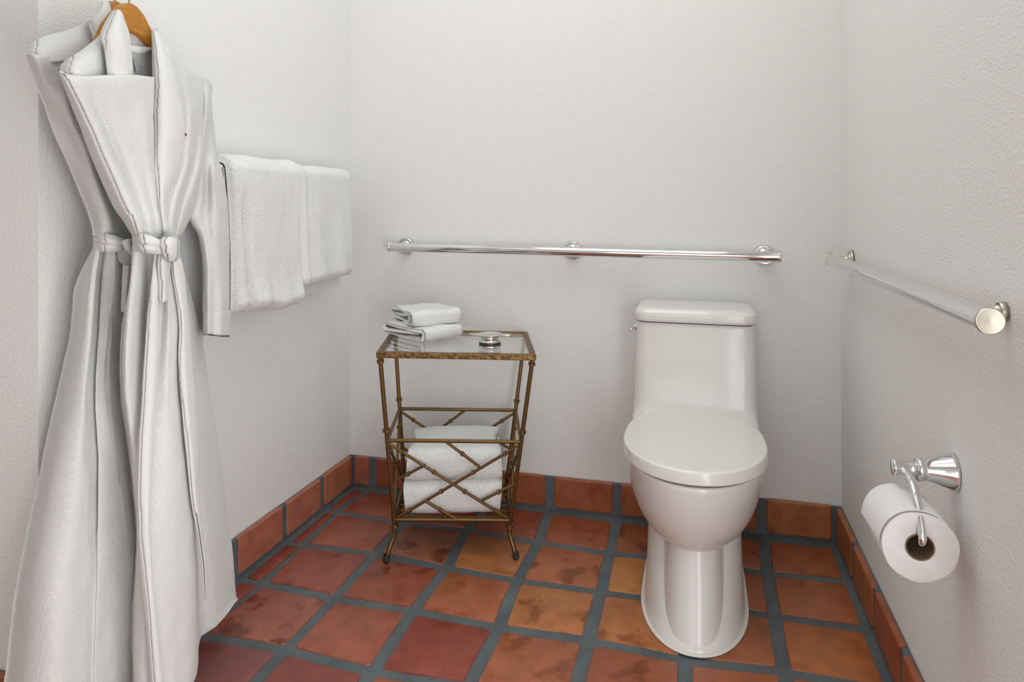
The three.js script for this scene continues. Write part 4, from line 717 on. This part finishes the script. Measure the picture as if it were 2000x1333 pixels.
// wooden hangers
function hanger(label, c, hookTop, reach = 1) {
  const t = thing('clothes_hanger', label, 'hanger', c[0], c[1], c[2]);
  const s = new THREE.Shape(); const top = [[0, 0], [.012, -.003], [.028, -.014], [.044, -.034], [.058, -.052], [.075, -.088], [.10, -.122], [.13, -.152]], bot = [[.128, -.163], [.10, -.142], [.075, -.108], [.058, -.074], [.036, -.063], [.018, -.052], [0, -.05]];
  const all = top.concat(bot); const left = all.slice(1, -1).reverse().map(([z, y]) => [-z, y]); const pts = all.concat(left);
  s.setFromPoints(pts.map(([z, y]) => new THREE.Vector2(z * reach, y)));
  const g = new THREE.ExtrudeGeometry(s, { depth: .010, bevelEnabled: true, bevelSize: .0025, bevelThickness: .0025, bevelSegments: 2 }); g.translate(0, 0, -.005); g.rotateY(Math.PI / 2); mesh('wooden_arm', metreUV(g), M.wood, t);
  const h = hookTop - c[1];
  mesh('hook', tube([V(0, -.01, 0), V(0, .02, 0), V(0, h - .05, 0), V(0, h - .038, .004), V(0, h - .026, .016), V(0, h - .008, .015), V(0, h, 0), V(0, h - .008, -.016), V(0, h - .024, -.019)], .0017, 48, 8), M.wire, t);
  return t;
}
const h1 = [[0.190,1.417,1.217]][0], h2 = [[0.085,1.450,1.147]][0];
hanger('honey-coloured wooden hanger holding the front robe', h1, 1.548);
hanger('wooden hanger of the robe behind, mostly hidden', h2, 1.548, .8);
{ const t = thing('robe_hook', 'chrome rod hook on the left wall above the frame', 'hook', .0, 1.5385, h1[2]);
  const z2 = h2[2] - h1[2];
  mesh('rod', rod(V(.012, .002, z2 * .5), V(.235, .002, 0), .0055, 14), M.chrome, t); mesh('knob', new THREE.SphereGeometry(.011, 16, 12).translate(.24, .002, 0), M.chrome, t);
  mesh('plate', orient(lathe([[0, .012], [.012, .012], [.022, .006], [.026, 0.0005], [0, .0005]], 28), V(1, 0, 0), V(0, .002, z2 * .5)), M.chrome, t); }

// ------------------------------------------------------------------ paper holder and roll on the right wall
{
  const px = W, py = .572, pz = .96;
  const t = thing('toilet_paper_holder', 'chrome toilet paper holder with flared base on the right wall', 'paper holder', px, py, pz);
  mesh('flared_base', orient(lathe([[0, .0005], [.0315, .0005], [.0325, .003], [.031, .008], [.026, .020], [.021, .034], [.0185, .046], [.0185, .050], [.0205, .052], [.0205, .057], [.018, .0595], [.014, .0605], [0, .061]], 44), V(-1, 0, 0), V(0, 0, 0)), M.chrome, t);
  mesh('post', orient(lathe([[0, .058], [.0135, .058], [.0125, .066], [.012, .075], [.0125, .086], [.0145, .093], [.0148, .0955], [.013, .0975], [.006, .0985], [0, .0985]], 36), V(-1, 0, 0), V(0, 0, 0)), M.chrome, t);
  const yr = .4895 - py;   // the arm runs inside the core, carrying the roll
  mesh('arm', tube([V(-.08, .0, .004), V(-.08, -.001, .02), V(-.0795, -.006, .045), V(-.079, -.022, .07), V(-.079, -.045, .09), V(-.0795, yr + .006, .1055), V(-.08, yr, .102), V(-.08, yr, .085), V(-.08, yr, .04), V(-.08, yr, -.005), V(-.08, yr, -.02)], .0062, 80, 14), M.chrome, t);
}
{
  const r = .0565, rc = .0205, L = .1; const t = thing('toilet_paper_roll', 'roll of white toilet paper with a loose sheet on top', 'paper roll', 1.592, .478, 1.005);
  const n = 90; const out = [], inn = [];
  for (let k = 0; k < n; k++) { const a = k / n * Math.PI * 2; const wob = .0006 * Math.sin(a * 3 + 1) + .0004 * Math.sin(a * 7); out.push(new THREE.Vector2(Math.cos(a) * (r + wob), Math.sin(a) * (r + wob))); inn.push(new THREE.Vector2(Math.cos(a) * (rc + .001), Math.sin(a) * (rc + .001))); }
  const s = new THREE.Shape(out); s.holes.push(new THREE.Path(inn)); const g = new THREE.ExtrudeGeometry(s, { depth: L - .004, bevelEnabled: true, bevelSize: .0015, bevelOffset: -.0015, bevelThickness: .002, bevelSegments: 2 }); g.translate(0, 0, -L / 2 + .002);
  mesh('paper', toCreasedNormals(metreUV(g), .6), M.paper, t);
  const c = new THREE.Shape(inn.map((p) => p.clone().multiplyScalar((rc + .0008) / (rc + .001)))); c.holes.push(new THREE.Path(inn.map((p) => p.clone().multiplyScalar((rc - .001) / (rc + .001))))); const cg = new THREE.ExtrudeGeometry(c, { depth: L, bevelEnabled: false }); cg.translate(0, 0, -L / 2);
  mesh('cardboard_core', metreUV(cg), M.card, t).userData.label = 'brown cardboard core';
  // loose outer sheet: leaves the roll over the top and stands off on the room side
  const rows = []; for (let k = 0; k <= 12; k++) {
    const a = (62 + k * 9.5) * Math.PI / 180, row = [];
    for (let j = 0; j <= 3; j++) { const z = L / 2 - .0005 - j / 3 * (L - .001); const e = r + .0008 + (.0035 + .0075 * j / 3) * Math.sin(sstep(0, 12, k) * Math.PI * .72); row.push([Math.cos(a) * e, Math.sin(a) * e, z]); }
    rows.push(row);
  }
  mesh('loose_sheet', sheet(rows, { sr: 3, sc: 4, wrinkle: 0, thick: .0008, keep: true }), M.paper, t);
}

scene.traverse((o) => { if (o.isMesh) { o.castShadow = true; o.receiveShadow = true; } });
renderer.render(scene, camera);
